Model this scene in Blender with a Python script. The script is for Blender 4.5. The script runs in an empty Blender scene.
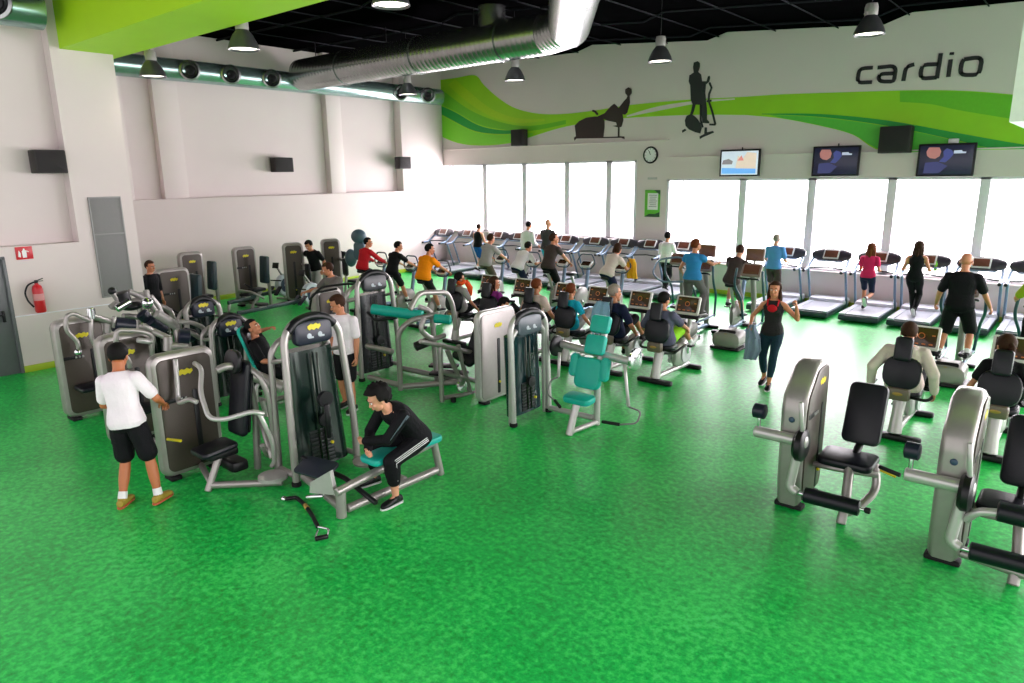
import bpy, math, random
from mathutils import Vector as V, Matrix as MX, noise
random.seed(7)
PI=math.pi
SC=bpy.context.scene; COL=SC.collection
def nrm(v): return v.normalized() if v.length>1e-9 else V((0,0,1))
# ---------------------------------------------------------------- camera
HC=3.35; FPX=700.0
YAW,PITCH,ROLL=[math.radians(a) for a in (40.012,13.397,-0.7274)]
cf=V((-math.sin(YAW)*math.cos(PITCH),math.cos(YAW)*math.cos(PITCH),-math.sin(PITCH)))
_r=V((math.cos(YAW),math.sin(YAW),0)); _u=_r.cross(cf)
cr=math.cos(ROLL)*_r+math.sin(ROLL)*_u; cu=-math.sin(ROLL)*_r+math.cos(ROLL)*_u
CC=V((0,0,HC))
def hit(px,py,ax,val):
    d=cr*((px-512)/FPX)-cu*((py-341.5)/FPX)+cf
    return CC+d*((val-CC[ax])/d[ax])
def hx(px,py,x): return hit(px,py,0,x)
def hy(px,py,y): return hit(px,py,1,y)
def hz(px,py,z=0): return hit(px,py,2,z)
cam=bpy.data.cameras.new('camera'); co=bpy.data.objects.new('camera',cam); COL.objects.link(co)
cam.sensor_width=36; cam.lens=36*FPX/1024; cam.clip_end=200
m=MX((cr,cu,-cf)).transposed().to_4x4(); m.translation=CC; co.matrix_world=m; SC.camera=co
# ---------------------------------------------------------------- materials
MAT={}
def mat(n,c,rough=.5,metal=0,emit=0,spec=.5,bump=None,noise_c=None,coat=0,alpha=1):
    if n in MAT: return MAT[n]
    m=bpy.data.materials.new(n); m.use_nodes=True; nt=m.node_tree; b=nt.nodes['Principled BSDF']
    b.inputs['Base Color'].default_value=(*c,1); b.inputs['Roughness'].default_value=rough
    b.inputs['Metallic'].default_value=metal; b.inputs['Specular IOR Level'].default_value=spec
    b.inputs['Coat Weight'].default_value=coat
    if emit: b.inputs['Emission Color'].default_value=(*c,1); b.inputs['Emission Strength'].default_value=emit
    tc=nt.nodes.new('ShaderNodeTexCoord'); nz=nt.nodes.new('ShaderNodeTexNoise'); nt.links.new(tc.outputs['Object'],nz.inputs['Vector'])
    sc,amt=noise_c if noise_c else (14,.08)
    nz.inputs['Scale'].default_value=sc; nz.inputs['Detail'].default_value=3
    mx=nt.nodes.new('ShaderNodeMix'); mx.data_type='RGBA'
    mx.inputs[6].default_value=(*[max(0,v*(1-amt)) for v in c],1); mx.inputs[7].default_value=(*[min(1,v*(1+amt)) for v in c],1)
    nt.links.new(nz.outputs['Fac'],mx.inputs[0]); nt.links.new(mx.outputs[2],b.inputs['Base Color'])
    if bump:
        n2=nt.nodes.new('ShaderNodeTexNoise'); n2.inputs['Scale'].default_value=bump[0]; nt.links.new(tc.outputs['Object'],n2.inputs['Vector'])
        bp=nt.nodes.new('ShaderNodeBump'); bp.inputs['Strength'].default_value=bump[1]; bp.inputs['Distance'].default_value=.02
        nt.links.new(n2.outputs['Fac'],bp.inputs['Height']); nt.links.new(bp.outputs[0],b.inputs['Normal'])
    MAT[n]=m; return m
SILVER=mat('silver_paint',(.36,.335,.32),.33,.5); SILV2=mat('pale_silver',(.52,.50,.49),.3,.4)
CHROME=mat('chrome',(.75,.76,.78),.15,.95); BRONZE=mat('bronze_panel',(.060,.046,.036),.42,.25,noise_c=(60,.15))
BLACK=mat('black_plastic',(.005,.005,.007),.4,spec=.35); LEATHER=mat('black_leather',(.004,.005,.010),.38,spec=.35,bump=(90,.1))
RUBBER=mat('rubber',(.008,.008,.009),.7,spec=.3); TURQ=mat('turquoise_pad',(.0,.40,.32),.5,bump=(60,.1))
YEL=mat('yellow_mark',(.75,.62,.01),.5); SHROUD=mat('dark_shroud',(.006,.018,.014),.16,noise_c=(2,.5)); STACK=mat('stack_plate',(.03,.035,.035),.35,.5)
NAVY=mat('navy_plastic',(.010,.013,.028),.35,spec=.35); WHITEP=mat('white_plastic',(.75,.75,.76),.4); BLUEM=mat('blue_grey_metal',(.16,.23,.33),.35,.4)
DECKM=mat('deck_grey',(.42,.45,.52),.4,.1); BELT=mat('running_belt',(.34,.36,.42),.35,noise_c=(40,.15)); TMBLK=mat('deck_black',(.02,.04,.05),.4)
SCRN=mat('brown_screen',(.05,.022,.012),.25); ORNG=mat('orange_glow',(.45,.12,.02),.4,emit=.12); GOLD=mat('gold_badge',(.45,.27,.06),.4,.3)
GREYC=mat('grey_cover',(.30,.28,.27),.4,.15); BRSCR=mat('red_brown_screen',(.16,.06,.04),.25)
SKIN=mat('skin',(.58,.23,.12),.5,noise_c=(6,.08)); SKIN2=mat('skin_tan',(.46,.15,.055),.5); SKIN3=mat('skin_pale',(.68,.32,.20),.5)
LIP=mat('lip',(.45,.12,.1),.5); EYEW=mat('eye_white',(.8,.8,.78),.3); EYED=mat('eye_dark',(.02,.01,.01),.2)
# ---------------------------------------------------------------- mesh builder
class MB:
    def __init__(s): s.v=[]; s.f=[]; s.m=[]; s.k=0
    def mi(s,k): s.k=k; return s
    def add(s,vs,fs,M=None):
        o=len(s.v); s.v+=[(M@V(p) if M else V(p)) for p in vs]; s.f+=[tuple(o+i for i in f) for f in fs]; s.m+=[s.k]*len(fs); return s
    def rings(s,R,closed=False,cap=True,M=None):
        n=len(R[0]); vs=[p for r in R for p in r]; fs=[]
        L=len(R)
        for i in range(L if closed else L-1):
            a=i*n; b=((i+1)%L)*n
            for j in range(n): fs.append((a+j,a+(j+1)%n,b+(j+1)%n,b+j))
        if cap and not closed: fs.append(tuple(range(n))[::-1]); fs.append(tuple(range((L-1)*n,L*n)))
        return s.add(vs,fs,M)
    def slab(s,w,h,t,r=.02,e=.006,M=None,seg=4):       # rounded rectangle in local XY, thickness along Z (centred)
        r=min(r,w/2-1e-4,h/2-1e-4); e=min(e,t/2-1e-5)
        def ring(i,z):
            rr=max(r-i,1e-4); a=w/2-i-rr; b=h/2-i-rr; o=[]
            for (sx,sy,q) in ((1,1,0),(-1,1,1),(-1,-1,2),(1,-1,3)):
                for k in range(seg+1):
                    t_=(q+k/seg)*PI/2; o.append(V((sx*a+rr*math.cos(t_),sy*b+rr*math.sin(t_),z)))
            return o
        R=[]
        for k in range(3):
            t_=k/2*PI/2; R.append(ring(e*(1-math.sin(t_)),-t/2+e*(1-math.cos(t_))))
        for k in range(3):
            t_=(2-k)/2*PI/2; R.append(ring(e*(1-math.sin(t_)),t/2-e*(1-math.cos(t_))))
        return s.rings(R,M=M)
    def box(s,c,d,e=.006,rot=(0,0,0),M=None):
        T=MX.Translation(V(c))@MX.Rotation(rot[2],4,'Z')@MX.Rotation(rot[1],4,'Y')@MX.Rotation(rot[0],4,'X')
        if M: T=M@T
        return s.slab(d[0],d[1],d[2],min(e*1.5,min(d[:2])*.45),min(e,d[2]*.45),T,seg=2)
    def poly(s,pts,M,t):                                 # outline in local XY extruded along +Z
        n=len(pts); vs=[V((p[0],p[1],0)) for p in pts]+[V((p[0],p[1],t)) for p in pts]
        fs=[tuple(range(n))[::-1],tuple(range(n,2*n))]+[(i,(i+1)%n,n+(i+1)%n,n+i) for i in range(n)]
        return s.add(vs,fs,M)
    def tube(s,pts,r,fil=0,closed=False,n=10,flat=1):
        P=[V(p) for p in pts]
        if fil:
            Q=[]; L=len(P)
            for i,p in enumerate(P):
                if not closed and i in (0,L-1): Q.append(p); continue
                a=P[i-1]; b=P[(i+1)%L]; f=min(fil,(a-p).length*.49,(b-p).length*.49)
                A=p+nrm(a-p)*f; B=p+nrm(b-p)*f
                for k in range(6):
                    t=k/5; Q.append(A*(1-t)**2+p*2*t*(1-t)+B*t*t)
            P=[Q[0]]+[q for i,q in enumerate(Q[1:]) if (q-Q[i]).length>1e-5]
        L=len(P); rs=r if isinstance(r,(list,tuple)) else [r]*L
        T=[nrm(P[(i+1)%L]-P[i-1]) if closed else nrm(P[min(i+1,L-1)]-P[max(i-1,0)]) for i in range(L)]
        up=V((0,0,1)) if abs(T[0].z)<.9 else V((0,1,0))
        N=nrm(T[0].cross(up)); R=[]
        for i in range(L):
            N=nrm(N-T[i]*N.dot(T[i])); B=T[i].cross(N)
            R.append([P[i]+(N*math.cos(2*PI*j/n)+B*math.sin(2*PI*j/n)*flat)*rs[i] for j in range(n)])
        if not closed:
            e=min(.3*rs[0],.01); 
            R=[[P[0]-T[0]*0+(q-P[0])*.75 for q in R[0]]]+[[q+T[0]*e for q in R[0]]]+R[1:-1]+[[q-T[-1]*e for q in R[-1]]]+[[P[-1]+(q-P[-1])*.75 for q in R[-1]]]
        return s.rings(R,closed=closed)
    def cyl(s,a,b,r,n=16): return s.tube([a,b],r,n=n)
    def ball(s,c,r,M=None,nu=14,nv=9):
        r=V((r,r,r)) if isinstance(r,(int,float)) else V(r); c=V(c); R=[]
        for i in range(nv+1):
            t=-PI/2+PI*(i+.001)/(nv+.002); R.append([c+V((r.x*math.cos(t)*math.cos(2*PI*j/nu),r.y*math.cos(t)*math.sin(2*PI*j/nu),r.z*math.sin(t))) for j in range(nu)])
        return s.rings(R,M=M)
    def lathe(s,prof,M=None,n=24):
        return s.rings([[V((r*math.cos(2*PI*j/n),r*math.sin(2*PI*j/n),z)) for j in range(n)] for r,z in prof],M=M,cap=False)
    def shift(s,d):
        for i in range(len(s.v)): s.v[i]=s.v[i]-d
        return s
    def mesh(s,name,mats,sharp=40):
        me=bpy.data.meshes.new(name); me.from_pydata([tuple(p) for p in s.v],[],s.f)
        for mm in (mats if isinstance(mats,(list,tuple)) else [mats]): me.materials.append(mm)
        me.polygons.foreach_set('material_index',s.m); me.polygons.foreach_set('use_smooth',[True]*len(s.f))
        me.update(); me.set_sharp_from_angle(angle=math.radians(sharp)); return me
    def build(s,name,mats,parent=None,world=False,label=None):
        if world and parent:
            p=parent; d=V((0,0,0))
            while p: d=d+p.location; p=p.parent
            s.shift(d)
        o=bpy.data.objects.new(name,s.mesh(name,mats)); COL.objects.link(o)
        if parent: o.parent=parent
        if label: o['label']=label
        return o
def tag(o,label,cat,group=None):
    o['label']=label; o['category']=cat
    if group: o['group']=group
    elif 'group' in o: del o['group']
    return o
def thing(name,label,cat,loc=(0,0,0),rz=0,group=None):
    o=bpy.data.objects.new(name,None); COL.objects.link(o); o.empty_display_size=.1
    o.location=loc; o.rotation_euler=(0,0,rz); return tag(o,label,cat,group)
def struct(name,mb,mats,parent=None):
    o=mb.build(name,mats,parent); o['kind']='structure'; return o
def copy_tree(o,parent=None):
    c=o.copy(); COL.objects.link(c)
    if parent: c.parent=parent
    for ch in list(o.children): copy_tree(ch,c)
    return c
def TR(x=0,y=0,z=0,rx=0,ry=0,rz=0):
    return MX.Translation((x,y,z))@MX.Rotation(rz,4,'Z')@MX.Rotation(ry,4,'Y')@MX.Rotation(rx,4,'X')
# ---------------------------------------------------------------- room
YF=18.8; XL=-19.3; XN=-14.5; YN=5.9
WALL=mat('wall_paint',(.70,.61,.60),.8,noise_c=(1.2,.03)); WALLB=mat('wall_backing',(.62,.59,.57),.8)
CEIL=mat('ceiling_black',(.0018,.0017,.002),.9,spec=.0,noise_c=(3,.5)); GBEAM=mat('beam_green',(.42,.74,.001),.6,noise_c=(2,.04))
BASEG=mat('baseboard_green',(.38,.5,.02),.5)
def floor_mat():
    m=bpy.data.materials.new('green_vinyl'); m.use_nodes=True; nt=m.node_tree; N=nt.nodes; L=nt.links; b=N['Principled BSDF']
    tc=N.new('ShaderNodeTexCoord'); n1=N.new('ShaderNodeTexNoise'); n1.inputs['Scale'].default_value=16; n1.inputs['Detail'].default_value=7; n1.inputs['Roughness'].default_value=.7
    n2=N.new('ShaderNodeTexNoise'); n2.inputs['Scale'].default_value=.8; n2.inputs['Detail'].default_value=3
    r=N.new('ShaderNodeValToRGB'); e=r.color_ramp.elements
    e[0].position=.36; e[0].color=(.0,.30,.03,1); e[1].position=.70; e[1].color=(.055,.72,.16,1)
    e.new(.52).color=(.002,.52,.08,1); e.new(.6).color=(.03,.66,.10,1)
    mm=N.new('ShaderNodeMath'); mm.operation='MULTIPLY_ADD'; mm.inputs[1].default_value=.36
    mp=N.new('ShaderNodeMath'); mp.operation='MULTIPLY_ADD'; mp.inputs[1].default_value=.95
    L.new(tc.outputs['Object'],n1.inputs['Vector']); L.new(tc.outputs['Object'],n2.inputs['Vector'])
    L.new(n1.outputs['Fac'],mp.inputs[0]); mp.inputs[2].default_value=-.13
    L.new(n2.outputs['Fac'],mm.inputs[0]); L.new(mp.outputs[0],mm.inputs[2]); L.new(mm.outputs[0],r.inputs[0]); L.new(r.outputs[0],b.inputs['Base Color'])
    rr=N.new('ShaderNodeMapRange'); rr.inputs[3].default_value=.30; rr.inputs[4].default_value=.42; L.new(n1.outputs['Fac'],rr.inputs[0]); L.new(rr.outputs[0],b.inputs['Roughness'])
    b.inputs['Specular IOR Level'].default_value=.7
    bp=N.new('ShaderNodeBump'); bp.inputs['Strength'].default_value=.03; bp.inputs['Distance'].default_value=.02; L.new(n2.outputs['Fac'],bp.inputs['Height']); L.new(bp.outputs[0],b.inputs['Normal'])
    return m
def plane_box(name,x0,x1,y0,y1,z0,z1,mt,e=0):
    b=MB(); b.add([(x,y,z) for z in (z0,z1) for y in (y0,y1) for x in (x0,x1)],[(0,2,3,1),(4,5,7,6),(0,1,5,4),(2,6,7,3),(0,4,6,2),(1,3,7,5)])
    return b
struct('floor',plane_box('f',-20,8,-2,19.2,-.1,0,None),floor_mat())
# far wall with openings, top follows the stepped roof
prof=[(-19.8,7.05),(-13.09,6.95),(-12.5,7.1),(-8.83,6.78),(-8.28,6.92),(-4.5,6.6),(-3.95,6.78),(3,6.5)]
def topz(x):
    for (a,b) in zip(prof,prof[1:]):
        if a[0]<=x<=b[0]: return a[1]+(b[1]-a[1])*(x-a[0])/(b[0]-a[0])
    return 6.5
LW=(-19.25,-10.85,1.38,3.73); RW=(-9.86,2.4,.86,3.18)
w=MB(); T=.3
def wp(pts): w.poly(pts,MX(((1,0,0,0),(0,0,-1,YF+T),(0,1,0,0),(0,0,0,1))),T)
wp([(-19.8,0),(LW[0],0),(LW[0],4.2),(-19.8,4.2)]); wp([(LW[0],0),(LW[1],0),(LW[1],LW[2]),(LW[0],LW[2])])
wp([(LW[1],0),(RW[0],0),(RW[0],4.2),(LW[1],4.2)]); wp([(RW[0],0),(RW[1],0),(RW[1],RW[2]),(RW[0],RW[2])])
wp([(RW[1],0),(3,0),(3,4.2),(RW[1],4.2)]); wp([(LW[0],LW[3]),(LW[1],LW[3]),(LW[1],4.2),(LW[0],4.2)]); wp([(RW[0],RW[3]),(RW[1],RW[3]),(RW[1],4.2),(RW[0],4.2)])
wp([(-19.8,4.2),(3,4.2)]+[p for p in prof[::-1]])
struct('wall_far',w,WALL)
# faint ledges
b=MB(); b.box(((XL-9.86)/2,YF-.03,4.265),(9.5,.06,.035),.004); struct('trim_1',b,WALL)
b=MB(); b.box((-4,YF-.02,3.78),(11.7,.05,.03),.004); struct('trim_2',b,WALL)
b=MB(); b.box((-8.3,YF-.015,.06),(21.9,.03,.12),.004); struct('baseboard_far',b,BASEG)
FRAME=mat('window_frame',(.8,.78,.84),.5)
GLASS=bpy.data.materials.new('window_glass'); GLASS.use_nodes=True
nt=GLASS.node_tree; nt.nodes.clear(); o=nt.nodes.new('ShaderNodeOutputMaterial'); t1=nt.nodes.new('ShaderNodeBsdfTransparent'); g1=nt.nodes.new('ShaderNodeBsdfGlossy'); g1.inputs['Roughness'].default_value=.02; mx=nt.nodes.new('ShaderNodeMixShader'); mx.inputs[0].default_value=.05
nt.links.new(t1.outputs[0],mx.inputs[1]); nt.links.new(g1.outputs[0],mx.inputs[2]); nt.links.new(mx.outputs[0],o.inputs[0])
def window(n,x0,x1,z0,z1,mull):
    f=MB(); y=YF+.05
    for z in (z0,z1): f.box(((x0+x1)/2,y,z+(.03 if z==z0 else -.03)),(x1-x0,.1,.06),.006)
    for x,ww in mull: f.box((x,y,(z0+z1)/2),(ww,.1,z1-z0),.006)
    r=struct('window_%d'%n,f,FRAME)
    g=MB(); g.box(((x0+x1)/2,y+.02,(z0+z1)/2),(x1-x0,.012,z1-z0),.002); struct('window_glass',g,GLASS,r)
    s=MB(); s.box(((x0+x1)/2,YF-.04,z0-.02),(x1-x0+.1,.16,.05),.01); struct('window_sill',s,WALL,r)
window(1,*LW[:2],*LW[2:],[(-19.2,.1),(-18.5,.03),(-16.95,.2),(-15.16,.2),(-13.4,.2),(-11.83,.2),(-10.9,.08)])
window(2,*RW[:2],*RW[2:],[(-9.82,.08),(-9.35,.03),(-7.6,.2),(-5.8,.2),(-3.97,.2),(-2.12,.2),(-.3,.2),(1.5,.2)])
# left far wall
b=plane_box('w',XL-.3,XL,YN-.2,YF+.3,0,7.1,None); struct('wall_left',b,WALL)
b=MB()   # raised lower part ending in a ledge, pilasters above
b.box((XL+.17,(YN+YF)/2,1.42),(.34,YF-YN,2.84),.01)
for y0,y1,xx in ((8.6,9.25,.22),(13.85,14.4,.26),(16.8,18.8,.34),(5.9,7.8,.3)): b.box((XL+xx/2,(y0+y1)/2,4.95),(xx,y1-y0,4.22),.01)
struct('trim_3',b,WALL)
b=MB(); b.box((XL+.355,(YN+YF)/2,.065),(.03,YF-YN,.13),.004); struct('baseboard_left',b,BASEG)
# near protruding wall block on the left with recess, door opening
w=MB(); XT=-14.5
def wx(y0,y1,z0,z1,x0,x1): w.add(*( [(x,y,z) for z in (z0,z1) for y in (y0,y1) for x in (x0,x1)],[(0,2,3,1),(4,5,7,6),(0,1,5,4),(2,6,7,3),(0,4,6,2),(1,3,7,5)]))
wx(-2,YN,2.24,2.2401,XT-.3,XT)
wx(3.66,YN,0,2.24,XT-.3,XT); wx(-2,2.6,0,2.24,XT-.3,XT); wx(2.6,3.66,2.07,2.24,XT-.3,XT)
wx(4.86,YN,2.24,6.6,XT-.3,XT); wx(-2,4.86,2.24,6.6,XT-.42,XT-.28); wx(-2,YN,5.95,6.6,XT-.3,XT-.02)
wx(YN-.28,YN,0,6.6,XL,XT-.3)
struct('wall_near_left',w,WALL)
b=MB(); b.box((XT+.012,(3.66+YN)/2,.06),(.025,YN-3.66,.12),.003); struct('baseboard_near_left',b,BASEG)
b=MB(); b.box((XT+.006,(3.66+YN)/2,1.02),(.012,YN-3.66,.018),.002); struct('trim_4',b,FRAME)
DOORG=mat('door_grey',(.13,.135,.145),.45)
b=MB(); b.box((XT-.06,3.13,1.03),(.05,1.04,2.06),.006); d=struct('door_1',b,DOORG)
b=MB(); b.box((XT-.02,2.62,1.03),(.06,.05,2.08),.004); b.box((XT-.02,3.64,1.03),(.06,.05,2.08),.004); b.box((XT-.02,3.13,2.06),(.06,1.06,.05),.004); struct('door_frame',b,DOORG,d)
b=MB(); b.box((XT-.0,3.5,1.05),(.05,.05,.2),.01); b.tube([(XT+.03,3.5,1.08),(XT+.03,3.34,1.08)],.012); struct('door_handle',b,BLACK,d)
# ventilation grille on near left wall
t=thing('wall_vent','tall grey perforated ventilation grille on the left white wall beside the fire extinguisher','vent',(XT,5.39,2.1))
b=MB(); b.box((.012,0,0),(.024,.54,1.86),.004); b.build('grille_sheet',mat('grille',(.24,.23,.235),.5,.1,bump=(160,.6),noise_c=(120,.35)),t)
b=MB()
for z in (-.93,0.25,.93): b.box((.02,0,z),(.03,.56,.025),.003)
for y in (-.275,.275): b.box((.02,y,0),(.03,.025,1.88),.003)
b.build('grille_frame',mat('grille_edge',(.30,.29,.29),.5),t)
# ceiling : stepped profile extruded toward the viewer
c=MB(); n=len(prof); pr=[(-19.8,7.05)]+prof[1:]+[(8,6.4)]
vs=[]; 
for y in (-2,19.2):
    for x,z in pr: vs+= [(x,y,z+.02),(x,y,z+.25)]
k=len(pr)*2; fs=[]
for i in range(len(pr)-1):
    a=2*i; fs+=[(a,a+2,k+a+2,k+a),(a+1,k+a+1,k+a+3,a+3)]
c.add(vs,fs); struct('ceiling',c,CEIL)
b=MB()
for y in [1,3.4,5.8,8.2,10.6,13,15.4,17.8]:
    for (a,bb) in zip(pr,pr[1:]): b.tube([(a[0],y,a[1]-.02),(bb[0],y,bb[1]-.02)],.03,n=4)
for x in [-17.5+1.5*i for i in range(14)]: b.tube([(x,-2,topz(x)-.03),(x,18.8,topz(x)-.03)],.018,n=4)
struct('trim_5',b,mat('ceiling_rail',(.008,.008,.012),.8,spec=.1))
# green beam
b=plane_box('b',XL,8,5.02,6.1,5.6,6.9,None); struct('trim_6',b,GBEAM)
# white hanging bulkhead at right
p0=hz(1009,122,4.6)
b=plane_box('b',.05,2.5,6.2,9.0,3.8,6.6,None)
# ---------------------------------------------------------------- mural on the far wall
def wallpts(px,dy=0): return [(hy(x,y,YF-.001).x,hy(x,y,YF-.001).z) for x,y in px]
def wallart(name,px,m_,lvl,parent=None,smooth=0,t=.003):
    P=wallpts(px) if not smooth else wallpts(catmull(px,smooth))
    b=MB(); b.poly(P,MX(((1,0,0,0),(0,0,-1,YF-.001-lvl),(0,1,0,0),(0,0,0,1))),t); return b.build(name,m_,parent)
def catmull(P,n):
    o=[]
    for i in range(len(P)-1):
        p0=P[max(i-1,0)];p1=P[i];p2=P[i+1];p3=P[min(i+2,len(P)-1)]
        for k in range(n):
            t=k/n; o.append(tuple(.5*((2*p1[j])+(-p0[j]+p2[j])*t+(2*p0[j]-5*p1[j]+4*p2[j]-p3[j])*t*t+(-p0[j]+3*p1[j]-3*p2[j]+p3[j])*t**3) for j in (0,1)))
    return o+[P[-1]]
up=catmull([(432,81),(455,78),(475,75.3),(484,85),(498.6,98),(516,108.4),(539.6,113.7),(566,113.7),(598,110),(630,105),(689,99.6),(740,97),(782,94.3),(841,92.3),(914,90.2),(964,90.8),(1010,94.3),(1060,100)],5)
lo=catmull([(1060,149),(1024,149.2),(960,150.3),(885,151.5),(853,134.8),(820.7,126),(782.6,118.7),(753,115.7),(740,115),(689,115),(630,117.8),(604,120.7),(566,126.6),(533.8,136),(513,142.7),(484,145.6),(457.6,143),(432,132)],5)
MG=[mat('mural_lime',(.30,.62,.006),.6,noise_c=(1.5,.12)),mat('mural_mid',(.14,.50,.01),.6),mat('mural_dark',(.01,.32,.04),.6),mat('mural_yellow',(.38,.64,.005),.6)]
wv=wallart('wall_mural',up+lo,MG[0],.004); tag(wv,'wide green wave painted across the far wall above the windows','mural')
def band(a,b,m_,l): wallart('wave_band',catmull(a,4)+catmull(b,4),m_,l,wv)
band([(434,103),(455,112),(478,125),(500,130),(522,130)],[(522,133),(500,134),(475,131),(452,120),(434,110)],MG[2],.007)
band([(434,84),(445,92),(470,110),(500,122),(530,126),(566,120)],[(566,124),(530,131),(500,129),(478,124),(455,111),(434,102)],MG[1],.006)
band([(434,111),(452,121),(475,132),(500,135),(533,133)],[(533,135.5),(513,142),(484,145),(457.6,142.5),(434,132)],mat('mural_fresh',(.2,.62,.02),.6),.006)
band([(455,79),(470,92),(490,108),(516,118),(545,119)],[(545,121),(516,123),(490,116),(465,100),(448,85)],MG[3],.006)
band([(900,102),(930,104),(958,110),(1000,117),(1055,126)],[(1055,99),(1010,95),(964,91.6),(914,91),(900,91)],MG[1],.006)
band([(762,113.7),(821,114),(888,120.5),(958,133),(1024,144.5),(1055,147)],[(1055,148.7),(1024,149),(988,147.6),(958,140.6),(888,126),(821,117),(762,114.3)],MG[2],.008)
band([(770,115),(821,117.5),(888,126.5),(958,141),(990,149)],[(990,149.5),(960,150),(887,151),(853,134.3),(820.7,125.5),(782,118)],mat('mural_spring',(.09,.5,.04),.6),.006)
band([(627,115.5),(660,106),(700,100.5),(735,98.4)],[(735,99.6),(700,103),(660,110.5),(627,117)],WALL,.009)
DK=mat('silhouette_brown',(.035,.018,.018),.7); DK2=mat('silhouette_dark',(.02,.024,.024),.7)
Z8=lambda P:[(560+x/5.689,50+y/5.689) for x,y in P]
s=wallart('wall_silhouette',Z8([(85,430),(110,405),(150,385),(200,378),(235,380),(255,400),(255,440),(248,495),(330,492),(330,440),(300,432),(325,428),(320,412),(270,402),(235,388),(215,378),(255,360),(290,320),(310,305),(325,318),(335,330),(365,290),(380,275),(385,262),(372,245),(372,225),(390,212),(408,222),(410,245),(398,262),(400,300),(385,355),(372,368),(358,365),(362,400),(352,436),(340,440),(340,490),(368,492),(370,508),(350,500),(95,504),(84,516),(80,500),(92,490)]),DK,.012,t=.004)
tag(s,'dark silhouette of a person on a recumbent bike on the far wall','wall graphic','silhouettes on the wall')
b=MB(); b.tube([(*[hy(*Z8([q])[0],YF-.02)[i] for i in (0,1,2)],) for q in ((185,345),(200,350),(215,368))],.035,n=6); b.build('silhouette_handle',DK,s)
s=wallart('wall_silhouette',Z8([(762,72),(785,64),(797,75),(797,98),(788,125),(805,140),(810,178),(835,178),(843,150),(852,146),(856,158),(850,182),(832,196),(828,240),(832,290),(800,312),(756,310),(745,285),(742,200),(733,180),(737,145),(762,128),(758,100)]),DK2,.012,t=.004)
tag(s,'dark silhouette of a person on an elliptical trainer on the far wall','wall graphic','silhouettes on the wall')
for n_,P_ in (('silhouette_leg',[(756,305),(775,305),(765,345),(755,370),(740,370),(748,345)]),('silhouette_leg',[(806,300),(832,285),(838,340),(838,395),(852,410),(848,418),(812,415),(806,360)]),('silhouette_wheel',[(712,400),(722,375),(742,366),(762,372),(782,390),(800,415),(808,445),(800,475),(770,468),(735,452),(716,432)]),('silhouette_base',[(695,458),(712,448),(722,456),(698,472)]),('silhouette_base',[(795,492),(822,478),(824,440),(838,440),(838,468),(872,460),(878,470),(812,498),(797,508)])):
    wallart(n_,Z8(P_),DK2,.016,s,t=.004)
for P_ in ([(800,310),(800,400),(812,440)],[(850,185),(862,215),(848,250),(846,290),(866,350),(884,425)],[(835,292),(862,288)],[(884,425),(850,424)],[(820,195),(810,240)]):
    b=MB(); b.tube([hy(*q,YF-.02) for q in Z8(P_)],.028,n=6); b.build('silhouette_rod',DK2,s)
# letters "cardio"
LT=mat('letter_black',(.008,.009,.011),.5)
Z7=lambda P:[(840+x/4.88,20+y/4.88) for x,y in P]
strokes={'c':[[(160,232),(108,236),(92,246),(84,295),(92,306),(155,303)]],
'a':[[(183,232),(258,224),(272,236),(262,300),(200,300),(186,290),(190,268),(205,262),(266,260)]],
'r':[[(308,298),(320,235),(334,224),(362,216)]],
'd':[[(492,162),(472,285)],[(482,215),(412,218),(398,228),(392,275),(402,286),(472,280)]],
'i':[[(540,192),(528,278)],[(546,157),(544,170)]],
'o':[[(605,192),(675,182),(692,192),(680,258),(664,268),(598,268),(586,256),(594,204),(605,192)]]}
for ch,ss in strokes.items():
    b=MB()
    for st in ss:
        P=[hy(*q,YF-.03) for q in Z7(st)]
        for p in P: p.y=YF-.03
        Q=[P[0]]
        for i in range(1,len(P)-1): 
            a=P[i]+nrm(P[i-1]-P[i])*.06; c2=P[i]+nrm(P[i+1]-P[i])*.06
            Q+=[a,(a+c2+P[i]*2)/4,c2]
        Q.append(P[-1]); hw=.042; L_=[];R_=[]
        for i in range(len(Q)):
            t=nrm(Q[min(i+1,len(Q)-1)]-Q[max(i-1,0)]); nn=V((-t.z,0,t.x))*hw; L_.append(Q[i]+nn);R_.append(Q[i]-nn)
        fs=[];vs=L_+R_; n=len(Q); vs=vs+[p+V((0,.028,0)) for p in vs]
        for i in range(n-1): fs+=[(i,i+1,n+i+1,n+i),(2*n+i,3*n+i,3*n+i+1,2*n+i+1),(i,2*n+i,2*n+i+1,i+1),(n+i,n+i+1,3*n+i+1,3*n+i)]
        fs+=[(0,n,3*n,2*n),(n-1,3*n-1,4*n-1,2*n-1)]
        b.add(vs,fs)
    o=b.build('wall_letter',LT); tag(o,'black letter %s of the word cardio on the far wall'%ch,'letter','letters of the word cardio')
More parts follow.
